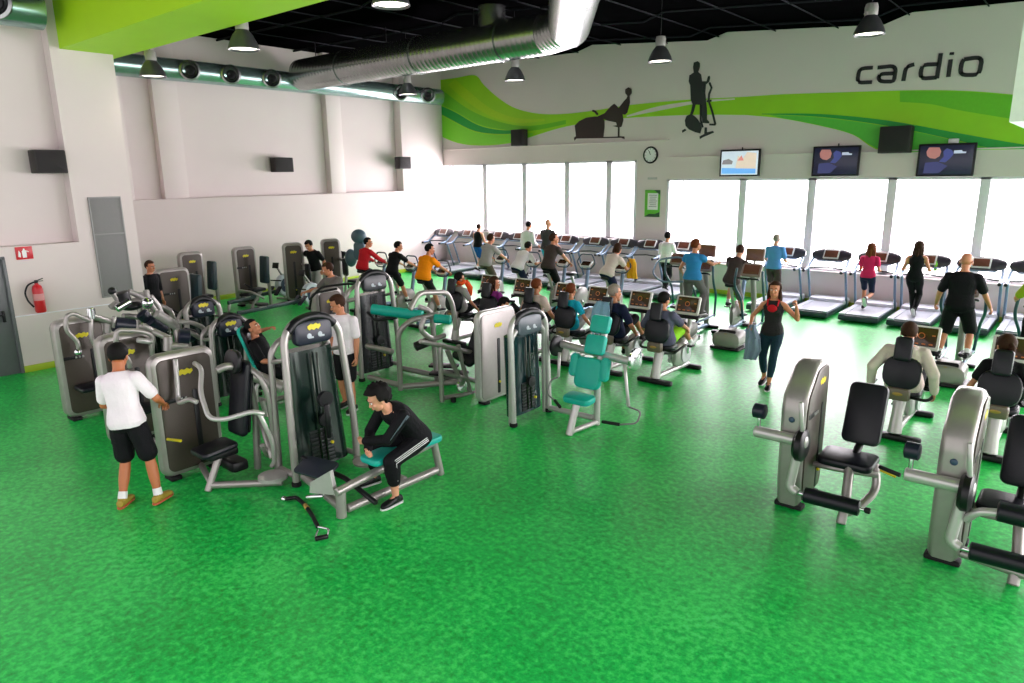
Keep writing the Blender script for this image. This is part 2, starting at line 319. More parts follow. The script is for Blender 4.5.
# clock, notice, tvs, wall speakers
p=hy(651,155,YF); t=thing('wall_clock','round white wall clock with black rim between the two window banks','clock',(p.x,YF,p.z))
F=MX.Rotation(PI/2,4,'X')
b=MB(); b.lathe([(0,.0),(.235,0),(.245,.03),(.23,.06),(.2,.06),(.195,.03),(0,.03)],F); b.build('clock_rim',BLACK,t)
b=MB(); b.lathe([(0,.034),(.2,.034)],F,32); b.build('clock_face',mat('clock_white',(.85,.85,.85),.5),t)
b=MB(); b.box((-.015,-.042,.05),(.014,.006,.11),.002,(0,-.3,0)); b.box((-.03,-.042,.07),(.01,.006,.16),.002,(0,-.5,0)); b.build('clock_hands',BLACK,t)
b=MB()
for k in range(12): a=k*PI/6; b.box((.17*math.sin(a),-.04,.17*math.cos(a)),(.012,.006,.035),.002,(0,a,0))
b.build('hour_marks',BLACK,t)
p=hy(652.5,203.5,YF); t=thing('wall_notice','green framed notice with white text sheet on the pier between the windows','notice',(p.x,YF,p.z))
b=MB(); b.box((0,-.01,0),(.5,.02,.78),.004); b.build('backing_board',mat('notice_green',(.12,.5,.03),.5),t)
b=MB(); b.box((.02,-.024,.06),(.34,.006,.48),.002); b.build('paper_sheet',mat('paper',(.8,.82,.78),.6),t)
b=MB()
for k in range(7): b.box((.02+(k%2)*.01,-.028,.24-.055*k),(.26-.03*(k%3),.002,.014),.0005)
b.build('text_lines',mat('ink',(.1,.12,.1),.6),t)
b=MB(); b.poly([(-.25,-.39),(.25,-.39),(.25,-.24),(.1,-.3),(-.1,-.3)],MX(((1,0,0,0),(0,0,-1,-.021),(0,1,0,0),(0,0,0,1))),.003); b.poly([(.05,.39),(.25,.39),(.25,.25)],MX(((1,0,0,0),(0,0,-1,-.021),(0,1,0,0),(0,0,0,1))),.003); b.build('corner_print',mat('notice_dark',(.02,.08,.03),.5),t)
b=MB(); b.box((p.x-.03,YF-.01,p.z+.72),(.3,.012,.06),.003); o=b.build('wall_plate',mat('plate_grey',(.5,.48,.47),.5)); tag(o,'small grey plate on the wall under the round clock','plate')
def tv(cx,cz,w_,h_,light,label):
    t=thing('television',label,'television',(cx,YF-.16,cz),0,'televisions above the windows')
    b=MB(); b.slab(w_,h_,.07,.015,.008,F); b.build('housing',BLACK,t)
    b=MB(); b.box((0,.1,.0),(.2,.12,.16),.01); b.tube([(0,.1,.1),(0,.12,h_/2+.06)],.015); b.build('wall_bracket',BLACK,t)
    W2,H2=w_-.09,h_-.09; E=lambda n,c,s=.9: mat(n,c,.3,emit=s*.42)
    sc_=MB(); sc_.box((0,-.037,0),(W2,.006,H2),.001)
    so=sc_.build('screen',E('tv_light',(.55,.62,.72),.8) if light else E('tv_dark',(.008,.009,.03),.7),t)
    def pp(n,P,m_,l=.041): b=MB(); b.poly([(x*W2,z*H2) for x,z in P],MX(((1,0,0,0),(0,0,-1,-l),(0,1,0,0),(0,0,0,1))),.002); b.build(n,m_,so)
    if light:
        pp('picture_patch',[(-.1,-.25),(.45,-.25),(.45,.4),(.2,.45),(.1,.2),(-.05,.3)],E('tvp1',(.62,.5,.42)))
        pp('picture_patch',[(-.48,-.05),(-.2,-.05),(-.18,.08),(-.3,.18),(-.45,.12)],E('tvp2',(.2,.18,.2)))
        pp('picture_patch',[(-.48,-.45),(.45,-.45),(.45,-.25),(-.48,-.2)],E('tvp3',(.12,.35,.75)))
        pp('picture_patch',[(-.05,.1),(.05,.32),(.12,.1)],E('tvp5',(.6,.2,.18)),.044)
    else:
        pp('picture_patch',[(-.36,.16),(-.3,.08),(-.2,.05),(-.12,.14),(-.1,.3),(-.14,.44),(-.34,.45),(-.38,.3)],E('tvp4',(.30,.11,.10)))
        pp('picture_patch',[(-.12,-.05),(0,-.08),(.08,.05),(.14,.2),(.1,.34),(.0,.4),(-.06,.3),(-.04,.12)],E('tvp6',(.02,.03,.16)))
        pp('picture_patch',[(.14,.22),(.36,.22),(.37,.27),(.3,.28),(.28,.33),(.14,.32)],E('tvp7',(.35,.38,.5)))
        pp('picture_patch',[(-.4,-.45),(-.1,-.45),(.05,-.2),(-.15,-.05),(-.38,-.08)],E('tvp8',(.015,.02,.1)))
tv(-7.655,3.58,1.09,.7,1,'wall television showing a pale street scene, nearest the clock')
tv(-5.24,3.575,1.09,.72,0,'dark-screened wall television in the middle of the three')
tv(-2.91,3.55,1.12,.72,0,'dark-screened wall television under the small white box, rightmost of the three')
p=hy(954,141,YF); b=MB(); b.box((p.x,YF-.04,p.z),(.2,.08,.1),.01); o=b.build('junction_box',WHITEP); tag(o,'small white box on the wall above the right-hand television','box')
SPKB=mat('speaker_brown',(.014,.010,.010),.6)
def speaker(px,py,ax,val,w_,h_,d_,label):
    p=hit(px,py,ax,val); t=thing('wall_speaker',label,'speaker',p,0 if ax==1 else PI/2,'wall speakers')
    b=MB(); b.slab(w_,h_,d_,.02,.015,TR(0,-d_/2-.06,0)@F); b.build('cabinet',SPKB,t)
    b=MB(); b.slab(w_*.88,h_*.88,.012,.02,.004,TR(0,-d_-.062,0)@F); b.build('front_grille',mat('speaker_cloth',(.018,.014,.016),.8,bump=(120,.4)),t)
    b=MB(); b.box((0,-.03,0),(.1,.09,.12),.005); b.build('bracket',BLACK,t)
speaker(523,138,1,YF,.5,.52,.28,'dark box speaker on the green wave above the left window bank')
speaker(898,140,1,YF,.66,.6,.3,'dark square speaker between the two dark televisions')
speaker(278,165,0,XL+.0,.6,.42,.3,'black box speaker on the left wall panel')
speaker(399,163,0,XL+.34,.5,.4,.28,'black box speaker on the left wall nearest the window corner')
speaker(44,162,0,XT-.28,.5,.4,.3,'large black speaker in the recess above the door')
# fire extinguisher and sign
RED=mat('fire_red',(.55,.01,.02),.35)
p=hx(24,253,XT); t=thing('fire_sign','small red square sign with white extinguisher symbol above the door corner','sign',(XT,p.y,p.z),PI/2)
b=MB(); b.box((0,-.008,0),(.26,.012,.22),.003); b.build('sign_plate',RED,t)
b=MB(); A=MX(((1,0,0,0),(0,0,-1,-.015),(0,1,0,0),(0,0,0,1))); b.poly([(-.03,-.08),(.03,-.08),(.035,.03),(.015,.055),(.01,.08),(-.01,.08),(-.015,.055),(-.035,.03)],A,.003); b.poly([(.02,.05),(.07,.02),(.07,.01),(.02,.035)],A,.003); b.poly([(-.1,-.06),(-.06,-.07),(-.055,0),(-.08,.05)],A,.003); b.build('extinguisher_symbol',mat('sign_white',(.8,.8,.8),.5),t)
p=hx(33,297,XT); t=thing('fire_extinguisher','red fire extinguisher hanging on the left wall next to the grey door','extinguisher',(XT+.13,p.y+.05,p.z),0)
b=MB(); b.lathe([(0,-.27),(.07,-.27),(.085,-.25),(.085,.14),(.07,.2),(.03,.235),(.03,.26),(0,.26)]); b.build('cylinder',RED,t)
b=MB(); b.box((0,0,.28),(.05,.05,.06),.008); b.box((0,.05,.31),(.025,.13,.015),.004,(.3,0,0)); b.box((0,.05,.285),(.02,.12,.012),.004); b.build('valve_head',BLACK,t)
b=MB(); b.tube([(0,-.02,.28),(0,-.14,.24),(.0,-.2,.1),(0,-.17,-.05),(.02,-.1,-.16)],.015,.06); b.build('hose',BLACK,t)
b=MB(); b.lathe([(.087,-.05),(.087,.07)],n=24); b.build('instruction_label',mat('ext_label',(.6,.25,.25),.5),t)
b=MB(); b.box((-.1,0,.1),(.06,.06,.1),.005); b.build('wall_hook',RUBBER,t)
# ---------------------------------------------------------------- ducts
def duct_mat():
    m=mat('galvanised_duct',(.36,.37,.37),.27,.95,noise_c=(3,.2)); return m
DUCT=duct_mat()
def spiral(pts,r,fil,name,rib=.14,parent=None,n=28):
    b=MB(); P=[V(p) for p in pts]; Q=[]
    for a,c in zip(P,P[1:]):
        L=(c-a).length; k=max(1,int(L/rib))
        for i in range(k): Q+= [(a.lerp(c,i/k),r),(a.lerp(c,(i+.86)/k),r),(a.lerp(c,(i+.93)/k),r*1.006)]
    Q.append((P[-1],r))
    b.tube([q[0] for q in Q],[q[1] for q in Q],n=n); return b
t=thing('ventilation_duct','large spiral silver ventilation duct running under the black ceiling and bending at the right end','duct',(-14,12.5,6.2))
a0=V((-9.4,12.5,6.2)); a1=a0+V((math.cos(.42),-math.sin(.42),0))*.85; a2=a1+V((math.cos(.92),-math.sin(.92),0))*6.5
spiral([(-18.25,12.5,6.2),a0,a1,a2],.42,0,'duct').build('duct_pipe',DUCT,t,True)
for x in (-16.2,-13.3,-10.6):
    b=MB(); b.tube([(x-.03,12.5,6.2),(x+.03,12.5,6.2)],.445,n=28); b.build('joint_ring',DUCT,t,True)
b=MB(); b.tube([(-10.95,12.5,6.5),(-10.95,12.5,6.95)],.3,n=20); b.build('riser_collar',DUCT,t,True)
for x in (-17.5,-14.5,-11.5):
    b=MB(); b.tube([(x,12.5,6.6),(x,12.5,7)],.012,n=6); b.build('hanger_rod',BLACK,t,True)
DGR=mat('duct_teal',(.35,.50,.48),.25,.8,noise_c=(2,.35))
def sideduct(x,y0,y1,z,r,noz,name,label,nr=.26):
    t=thing('ventilation_duct',label,'duct',(x,(y0+y1)/2,z))
    spiral([(x,y0,z),(x,y1,z)],r,0,'d',.9).build('duct_pipe',DGR,t,True)
    for yy in noz:
        d=nrm(V((.9,-.5,-.06))); c=V((x,yy,z)); rot=V((0,0,1)).rotation_difference(d).to_matrix().to_4x4()
        b=MB(); b.lathe([(nr*.8,r*.5),(nr*.85,r+.08),(nr,r+.16),(nr,r+.2),(nr*.82,r+.21),(nr*.68,r+.12),(nr*.45,r+.08)],MX.Translation(c)@rot,24); nz=b.build('jet_nozzle',DUCT,t,True)
        b=MB(); b.lathe([(nr*.46,r+.1),(nr*.3,r+.11),(0,r+.06)],MX.Translation(c)@rot,20); b.build('nozzle_throat',BLACK,nz,True)
sideduct(-18.55,6.2,18.3,6.03,.27,(9.4,10.5,11.7,16.4,17.6),'d','silver duct with round nozzles along the top of the left wall',.25)
sideduct(-14.2,-1,4.72,6.12,.3,(4.15,),'d','greenish silver duct end with one round nozzle in the top left corner',.27)
# ---------------------------------------------------------------- lamps
LAMPG=mat('lamp_shell',(.10,.10,.11),.3,.6); LAMPE=mat('lamp_glow',(1,.93,.8),.5,emit=3.2)
def lamp(x,y,z,label):
    t=thing('pendant_lamp',label,'lamp',(x,y,z),0,'bell pendant lamps')
    b=MB(); b.lathe([(.235,0),(.24,.01),(.215,.09),(.15,.22),(.09,.29),(.09,.3),(.14,.215),(.205,.09),(.225,.01),(.235,0)]); b.build('lamp_shade',LAMPG,t)
    b=MB(); b.lathe([(0,.29),(.095,.29),(.1,.31),(.1,.42),(.085,.47),(.0,.47)]); b.build('ballast_housing',GREYC,t)
    b=MB(); b.lathe([(0,.025),(.215,.03)],n=24); b.build('lamp_lens',LAMPE,t)
    b=MB(); b.tube([(0,0,.46),(0,0,max(.6,topz(x)-z))],.008,n=6); b.build('suspension_rod',RUBBER,t)
    li=bpy.data.lights.new('lamp_light','SPOT'); li.energy=9; li.spot_size=2.2; li.shadow_soft_size=.15; li.color=(1,.9,.75)
    lo_=bpy.data.objects.new('lamp_light',li); COL.objects.link(lo_); lo_.location=(x,y,z-.06)
for px,py,Y,lb in ((869,35,13.1,'pendant bell lamp left of the word cardio'),(660,62,13.2,'pendant bell lamp left of the elliptical silhouette'),(515,81,13.1,'pendant bell lamp just under the bend of the big duct'),(408,95,13.0,'small pendant bell lamp in front of the left wall corner'),(391,6,6.3,'pendant bell lamp cut by the top edge of the photo'),(244,50,6.3,'pendant bell lamp beside the green beam, second from left'),(153,77,6.45,'leftmost pendant bell lamp under the green beam')):
    p=hy(px,py,Y); lamp(p.x,p.y,p.z,lb)
p=hy(1009,122,9.0)
struct('trim_7',plane_box('b',p.x,p.x+3,9.0,11.0,p.z,7,None),mat('bulkhead_white',(.85,.85,.86),.6))
# ---------------------------------------------------------------- people
def remesh(mb,vox,name,mt,smooth=3,fac=.5):
    o=bpy.data.objects.new('t',mb.mesh('t',mt)); COL.objects.link(o)
    r=o.modifiers.new('r','REMESH'); r.mode='VOXEL'; r.voxel_size=vox; r.use_smooth_shade=True
    if smooth: s=o.modifiers.new('s','SMOOTH'); s.iterations=smooth; s.factor=fac
    dg=bpy.context.evaluated_depsgraph_get(); me=bpy.data.meshes.new_from_object(o.evaluated_get(dg))
    om=o.data; bpy.data.objects.remove(o); bpy.data.meshes.remove(om); me.name=name
    return me
def joinmesh(me,mb,mats):          # append builder geometry to a mesh
    o=MB(); o.v=[v.co.copy() for v in me.vertices]; o.f=[tuple(p.vertices) for p in me.polygons]; o.m=[0]*len(o.f)
    k=len(o.v); o.v+=[V(p) for p in mb.v]; o.f+=[tuple(i+k for i in f) for f in mb.f]; o.m+=mb.m
    bpy.data.meshes.remove(me); return o
def ik(a,t,l1,l2,pole):
    d=t-a; L=min(d.length,l1+l2-.004); L=max(L,abs(l1-l2)+.02); d=nrm(d)
    x=(l1*l1-l2*l2+L*L)/(2*L); h=math.sqrt(max(l1*l1-x*x,1e-6)); q=pole-d*pole.dot(d); q=nrm(q)
    return a+d*x+q*h, a+d*L
def ell(c,R,F,a,b,n=16,sq=1.0):
    o=[]
    for j in range(n):
        t=2*PI*j/n; x=math.cos(t); y=math.sin(t); o.append(c+R*(a*math.copysign(abs(x)**sq,x))+F*(b*math.copysign(abs(y)**sq,y)))
    return o
def loftlimb(mb,a,b,rad,n=12,over=0):
    d=nrm(b-a); k=len(rad)
    mb.tube([a+(b-a)*(i/(k-1)) for i in range(k)],rad,n=n); mb.ball(a,rad[0]*1.0); mb.ball(b,rad[-1]*1.0)
HAIR=dict(black=mat('hair_black',(.006,.005,.005),.7,spec=.15,noise_c=(60,.5)),brown=mat('hair_brown',(.04,.016,.008),.7,spec=.15,noise_c=(60,.5)),red=mat('hair_auburn',(.14,.035,.010),.7,spec=.15,noise_c=(60,.5)),grey=mat('hair_grey',(.30,.24,.2),.6,noise_c=(60,.4)))
def person(label,loc,rz,H=1.75,pz=.93,pxy=(0,0),lean=(0,0),curl=.0,hl=(-.22,.05,.82),hr=(.22,.05,.82),fl=(-.1,0,.08),fr=(.1,0,.08),kp=(0,1,.1),epl=(-.3,-1,-.4),epr=(.3,-1,-.4),look=(0,0),top=None,bot=None,shoe=BLACK,hair=('black','short'),skin=SKIN,fem=0,girth=1.0,vox=.014,grip=.5,palm=(0,0,-1),toe=(0,0),group='people exercising in the gym',stripe=None,twist=0,sock=None):
    s=H/1.75; root=thing('person',label,'person',loc,rz,None)
    P=V((pxy[0],pxy[1],pz)); U=nrm(V((lean[0],lean[1],1))); Rr=nrm(V((1,0,0))-U*U.x); Fv=nrm(U.cross(Rr)) ; Fv=-Fv if Fv.y<0 else Fv
    # torso rings
    fs=[.88 if fem else 1][0]
    prof=[(-.11,.085,.07),(-.07,.15,.105),(-.01,.172,.122),(.07,.160,.112),(.16,.140 if not fem else .120,.098),(.25,.150 if not fem else .128,.106),(.34,.166 if not fem else .15,.118 if not fem else .122),(.42,.164*fs,.112),(.475,.124*fs,.090),(.51,.085,.068)]
    def spine(t):
        c=P.copy(); u=U.copy(); N=10; 
        if t<0: return P+U*t*s,U,Fv
        for i in range(N):
            a=curl*(i/N)*min(1,t/.5); uu=nrm(U*math.cos(a)+Fv*math.sin(a)); c+=uu*(t*s/N); u=uu
        return c,u,nrm(Fv-u*Fv.dot(u))
    def Rt(t): 
        a=twist*max(0,t)/.5; return math.cos(a)*Rr+math.sin(a)*Fv*1.0
    def torso(mb,inf=0,t0=-1,t1=9,flare=0):
        R=[]
        for t,a,b in prof:
            if t<t0 or t>t1: continue
            c,u,f=spine(t); g=girth if t<.4 else 1+(girth-1)*.5; r_=Rt(t); r_=nrm(r_-u*r_.dot(u)); f_=nrm(u.cross(r_)); 
            bx=(b*(1+(girth-1)*1.5)+inf) if t<.35 else b*g+inf
            R.append(ell(c,r_,f_,(a*g*s+inf+flare*max(0,.3-t)),bx*s+flare*max(0,.3-t)*.7,18,.9))
        mb.rings(R)
    nb,nu,nf=spine(.50); sh_c,su,sf=spine(.425); rS=Rt(.45); rS=nrm(rS-su*rS.dot(su))
    shw=(.185 if not fem else .165)*s*(1+(girth-1)*.4)
    S={-1:sh_c-rS*shw,1:sh_c+rS*shw}; Hp={-1:P-U*.02*s-Rr*.088*s,1:P-U*.02*s+Rr*.088*s}
    arm=(.285*s,.255*s); leg=(.425*s,.41*s)
    El={};Wr={};Kn={};An={}
    for k,h,ep in ((-1,hl,epl),(1,hr,epr)): El[k],Wr[k]=ik(S[k],V(h),*arm,V(ep))
    for k,f_ in ((-1,fl),(1,fr)): Kn[k],An[k]=ik(Hp[k],V(f_),*leg,V(kp)+V((.12*k,0,0)))
    g2=1+(girth-1)*.6; th=[.088,.082,.070,.058,.052]; sn=[.053,.056,.054,.042,.036]; ua=[.056,.048,.044,.041]; fa=[.042,.040,.034,.027]
    if fem: ua=[v*.86 for v in ua]; fa=[v*.88 for v in fa]; sn=[v*.92 for v in sn]
    b=MB(); torso(b)
    for k in (-1,1):
        loftlimb(b,Hp[k],Kn[k],[v*s*g2 for v in th]); loftlimb(b,Kn[k],An[k],[v*s for v in sn])
        loftlimb(b,S[k],El[k],[v*s*g2 for v in ua]); loftlimb(b,El[k],Wr[k],[v*s for v in fa])
        b.tube([nb-nu*.015*s,S[k]+nu*.006],[.052*s,.05*s]); 
    # neck + head
    hd=nrm(nu*.55+V((0,0,.75))+nf*.15); yaw,pit=look
    hf=V((-math.sin(yaw)*math.cos(pit),math.cos(yaw)*math.cos(pit),math.sin(pit)));
    hu=nrm(V((0,0,1))+nu*.35); hu=nrm(hu-hf*hu.dot(hf)) if abs(hu.dot(hf))<.95 else nrm(V((0,0,1))-hf*hf.z); hr_=hf.cross(hu)
    hc=nb+hd*.112*s+hf*.02+hu*.055*s
    b.tube([nb-nu*.06,nb+(hc-nb)*.4,hc-hu*.04*s-hf*.015],[.060*s,.058*s,.060*s])
    # feet (bare core)
    fd={}
    for k in (-1,1):
        kk=toe[0 if k<0 else 1]; sh=nrm(An[k]-Kn[k]); f0=V((.12*k,1,0)).normalized(); fd[k]=nrm(f0*math.cos(kk)+V((0,0,1))*math.sin(kk))
        b.tube([An[k],An[k]-V((0,0,.03))+fd[k]*.1],[.035,.03])
    me=remesh(b,vox,'body',skin)
    # head mesh
    HM=MX((hr_,hf,hu)).transposed().to_4x4()@MX.Scale(1.1*s,4); HM.translation=hc
    h=MB(); h.ball((0,-.012,.03),(.074,.092,.088),HM*1,18,12); h.ball((0,.02,-.035),(.058,.066,.078),HM,16,10); h.ball((0,.045,-.085),(.030,.030,.024),HM)
    h.tube([HM@V((0,.078,.012)),HM@V((0,.098,-.028)),HM@V((0,.104,-.036))],[.009,.014,.013],n=8); h.ball((0,.082,-.062),(.024,.012,.011),HM); h.ball((0,.075,.027),(.05,.016,.010),HM)
    for k in (-1,1): h.ball((.033*k,.066,-.022),(.02,.018,.018),HM)
    hm=remesh(h,.006,'head',skin,4)
    x=MB(); x.v=[v.co.copy() for v in hm.vertices]; x.f=[tuple(p.vertices) for p in hm.polygons]; x.m=[0]*len(x.f); bpy.data.meshes.remove(hm)
    for k in (-1,1):
        x.mi(0).ball((.076*k,-.008,-.012),(.010,.02,.032),HM,10,7)
        x.mi(1).ball((.030*k,.0805,.006),(.013,.008,.008),HM,10,7); x.mi(2).ball((.030*k,.0875,.006),(.0055,.003,.0055),HM,8,5)
        x.mi(2).tube([HM@V((.014*k,.093,.026)),HM@V((.03*k,.092,.031)),HM@V((.05*k,.078,.026))],.004,n=6)
    x.mi(3).ball((0,.0915,-.061),(.021,.007,.006),HM,10,5); x.mi(0)
    # hands
    for k in (-1,1):
        d=nrm(Wr[k]-El[k]); pn=V(palm) if not isinstance(palm[0],(tuple,list)) else V(palm[0 if k<0 else 1]); pn=nrm(pn-d*pn.dot(d)) if abs(nrm(pn).dot(d))<.97 else nrm(V((-k,0,0))-d*d.x*-k)
        sd=nrm(d.cross(pn)); 
        if sd.dot(V((-k,.0,0))+Fv*.4)<0: sd=-sd        # thumb side
        w0=Wr[k]; hs=.95*s*(0.9 if fem else 1)
        pm=MX((sd,d,pn)).transposed().to_4x4(); pm.translation=w0+d*.045*hs
        x.ball((0,0,0),(.041*hs,.056*hs,.017*hs),pm,12,8)
        for i,(o_,L) in enumerate(((.030,.070),(.010,.078),(-.010,.073),(-.029,.058))):
            a=w0+d*.088*hs+sd*o_*hs; L*=hs; q=[a-d*.02,a]; ang=0
            for sg in (.42,.32,.26):
                ang+=grip*1.15; q.append(q[-1]+(d*math.cos(ang)+pn*math.sin(ang)+sd*o_*.8)*L*sg)
            x.tube(q,[.0095*hs,.0095*hs,.009*hs,.0082*hs,.007*hs],n=7)
        a=w0+d*.03*hs+sd*.028*hs; x.tube([a,a+(sd*.7+d*.6+pn*.2)*.035*hs,a+(sd*.75+d*1.3+pn*(.35+grip*.6))*.048*hs],[.013*hs,.0115*hs,.009*hs],n=7)
    bb=joinmesh(me,x,None); body=bb.build('body',[skin,EYEW,EYED,LIP],root)
    # clothes
    tm,sl,loose,hem=top  # material, sleeve 0..1, looseness, hem t
    t=MB(); torso(t,loose*.8,hem-.001,.52,.04 if loose>.015 else 0)
    for k in (-1,1):
        if sl>0:
            u1=min(1,sl*2); e=S[k]+(El[k]-S[k])*u1; ex=.007+loose*.45
            loftlimb(t,S[k],e,[(v*g2+ex)*s for v in ([.054,.050,.047,.046] if sl>.5 else [.056,.054,.053,.052])])
            if sl>.5: w_=El[k]+(Wr[k]-El[k])*min(1,(sl-.5)*2); loftlimb(t,El[k],w_,[(v+ex*.9)*s for v in (.042,.041,.036,.032)])
            t.tube([nb-nu*.03*s,S[k]+nu*.004],[.056*s,.060*s])
        else:
            t.tube([sh_c-su*.05*s+rS*k*.11*s,sh_c+su*.045*s+rS*k*.085*s],[.07*s,.035*s])
    if fem:
        c,u,f=spine(.33)
        for k in (-1,1): t.ball(c+Rt(.3)*k*.07*s+f*.075*s,.062*s)
    name='shirt' if sl<.9 else 'jacket'; 
    if sl==0: name='tank_top'
    o=bpy.data.objects.new(name,remesh(t,vox,name,tm,2)); COL.objects.link(o); o.parent=root; tob=o
    bm,bl,bloose=bot
    t=MB(); R=[]
    for tt,a,c2 in prof[:4]:
        c,u,f=spine(tt); inf_=(.01+bloose*.4) if tt<-.03 else .003; R.append(ell(c,Rr,f,a*girth*s+inf_,c2*(1+(girth-1)*1.5)*s+inf_,18,.9))
    t.rings(R)
    for k in (-1,1):
        u1=min(1,bl*2); e=Hp[k]+(Kn[k]-Hp[k])*u1; ex=.009+bloose
        loftlimb(t,Hp[k],e,[(.088*g2+.009)*s,(.084*g2+.009+bloose*.4)*s,((.084-.03*u1)*g2+.012+bloose*.8)*s,((.080-.028*u1)*g2+ex)*s])
        if bl>.5: w_=Kn[k]+(An[k]-Kn[k])*min(1,(bl-.5)*2); loftlimb(t,Kn[k],w_,[(v+ex*.9)*s for v in (.053,.054,.050,.040)])
    name='shorts' if bl<=.5 else ('leggings' if bloose<.006 else 'trousers')
    o=bpy.data.objects.new(name,remesh(t,vox,name,bm,2)); COL.objects.link(o); o.parent=root
    if stripe:
        st=MB()
        for k in (-1,1):
            for off in (-.014,0,.014):
                n1=nrm(V((k,0,.25))); sd=nrm((Kn[k]-Hp[k]).cross(n1))*off*1.3
                st.tube([Hp[k]+n1*(.1+loose)+sd,Kn[k]+n1*.083+sd],.0045,n=5); st.tube([Kn[k]+n1*.083+sd,Kn[k].lerp(An[k],min(1,(bl-.5)*2)*.95)+n1*.066+sd],.0045,n=5)
        st.build('trouser_stripes',stripe,o)
        st=MB()
        for k in (-1,1):
            for off in (-.012,0,.012):
                n1=nrm(V((k,-.1,.3))); st.tube([S[k]+n1*.082+su*off,El[k]+n1*.066+Fv*off,Wr[k]+n1*.052+Fv*off],.004,n=5)
        st.build('sleeve_stripes',mat('stripe_grey',(.12,.17,.2),.6),tob)
    # shoes
    sm=shoe if isinstance(shoe,(list,tuple)) else (shoe,WHITEP)
    for k in (-1,1):
        d=fd[k]; upv=nrm(V((0,0,1))-d*d.z); rv=d.cross(upv); a=An[k]-upv*.08*s; q=MB()
        R=[ell(a+d*y*s+upv*(z+.012)*s,rv,upv,w_*s,hh*s,12,.85) for y,w_,hh,z in ((-.075,.02,.02,.035),(-.065,.034,.036,.042),(-.01,.04,.048,.05),(.05,.043,.040,.042),(.11,.047,.032,.034),(.165,.042,.025,.028),(.19,.026,.016,.02),(.198,.01,.008,.018))]
        q.rings(R); q.tube([An[k]+upv*.03*s,An[k]-upv*.03*s],[.043*s,.047*s],n=10)
        q.mi(1); L2=[];
        q.rings([ell(a+d*y*s+upv*.011*s,rv,upv,w_*s,.011*s,12,.6) for y,w_ in ((-.08,.02),(-.06,.038),(0,.042),(.06,.044),(.12,.05),(.17,.042),(.2,.02))])
        sh=q.build('shoe',list(sm),root)
        if sock: q=MB(); e=An[k]+(Kn[k]-An[k])*.22; q.tube([An[k],e],[.046*s,.044*s],n=12); q.build('sock',sock,root)
    # hair
    if hair:
        hm_,st=hair; hh=MB(); N=26; M_=16; th=.014 if st in('short','crop') else .02
        if st in('crop','bald'): th=.006
        if st=='curly': th=.034
        R=[]
        for i in range(M_+1):
            la=-PI/2+PI*(i+.01)/(M_+.02); ring=[]
            for j in range(N):
                a=2*PI*j/N; dx,dy,dz=math.cos(la)*math.cos(a),math.cos(la)*math.sin(a),math.sin(la)
                r=V(((.074+th)*dx,(.092+th)*dy-.014,(.088+th)*dz+.032))
                line=.35 if dy>.35 else (-.25 if dy>-.1 else -.75)      # hairline height by direction
                if dy>.35: line=.42+.1*(dy>.8)
                if dz<line and not(st in('long','pony','bob') and dy<-.05): r=V((.06*dx,.07*dy-.014,.07*dz+.03))
                if st=='bald' : r=r*.78 if dz>.25 else r
                if st=='curly': r+=r*.2*(noise.noise(r*38)) 
                else: r+=r*.03*noise.noise(r*30)
                ring.append(HM@r)
            R.append(ring)
        hh.rings(R)
        if st=='long':
            dn=V((0,0,-1)); 
            for a in (-.055,-.03,0,.03,.055): 
                p0=HM@V((a,-.085+abs(a)*.8,.03)); p1=HM@V((a*1.3,-.10+abs(a)*.9,-.09)); hh.tube([p0,p1,p1+dn*.09-nf*.015,p1+dn*.19-nf*.01],[.03,.036,.034,.016],n=9)
            for k in (-1,1):
                p0=HM@V((.068*k,.0,.05)); p1=HM@V((.082*k,.0,-.06)); hh.tube([p0,p1,p1+dn*.1+nf*.02],[.022,.024,.014],n=8)
        if st=='bob':
            for a in (-.05,0,.05): p0=HM@V((a,-.07,.03)); p1=HM@V((a*1.2,-.085,-.075)); hh.tube([p0,p1],[.035,.034],n=9)
        if st=='pony':
            p0=HM@V((0,-.095,.05)); hh.ball(p0,.03); hh.tube([p0,HM@V((0,-.15,.0)),HM@V((0,-.15,-.12)),HM@V((0,-.12,-.2))],[.024,.032,.028,.01],n=9)
        hh.build('hair',HAIR[hm_],root)
    return root
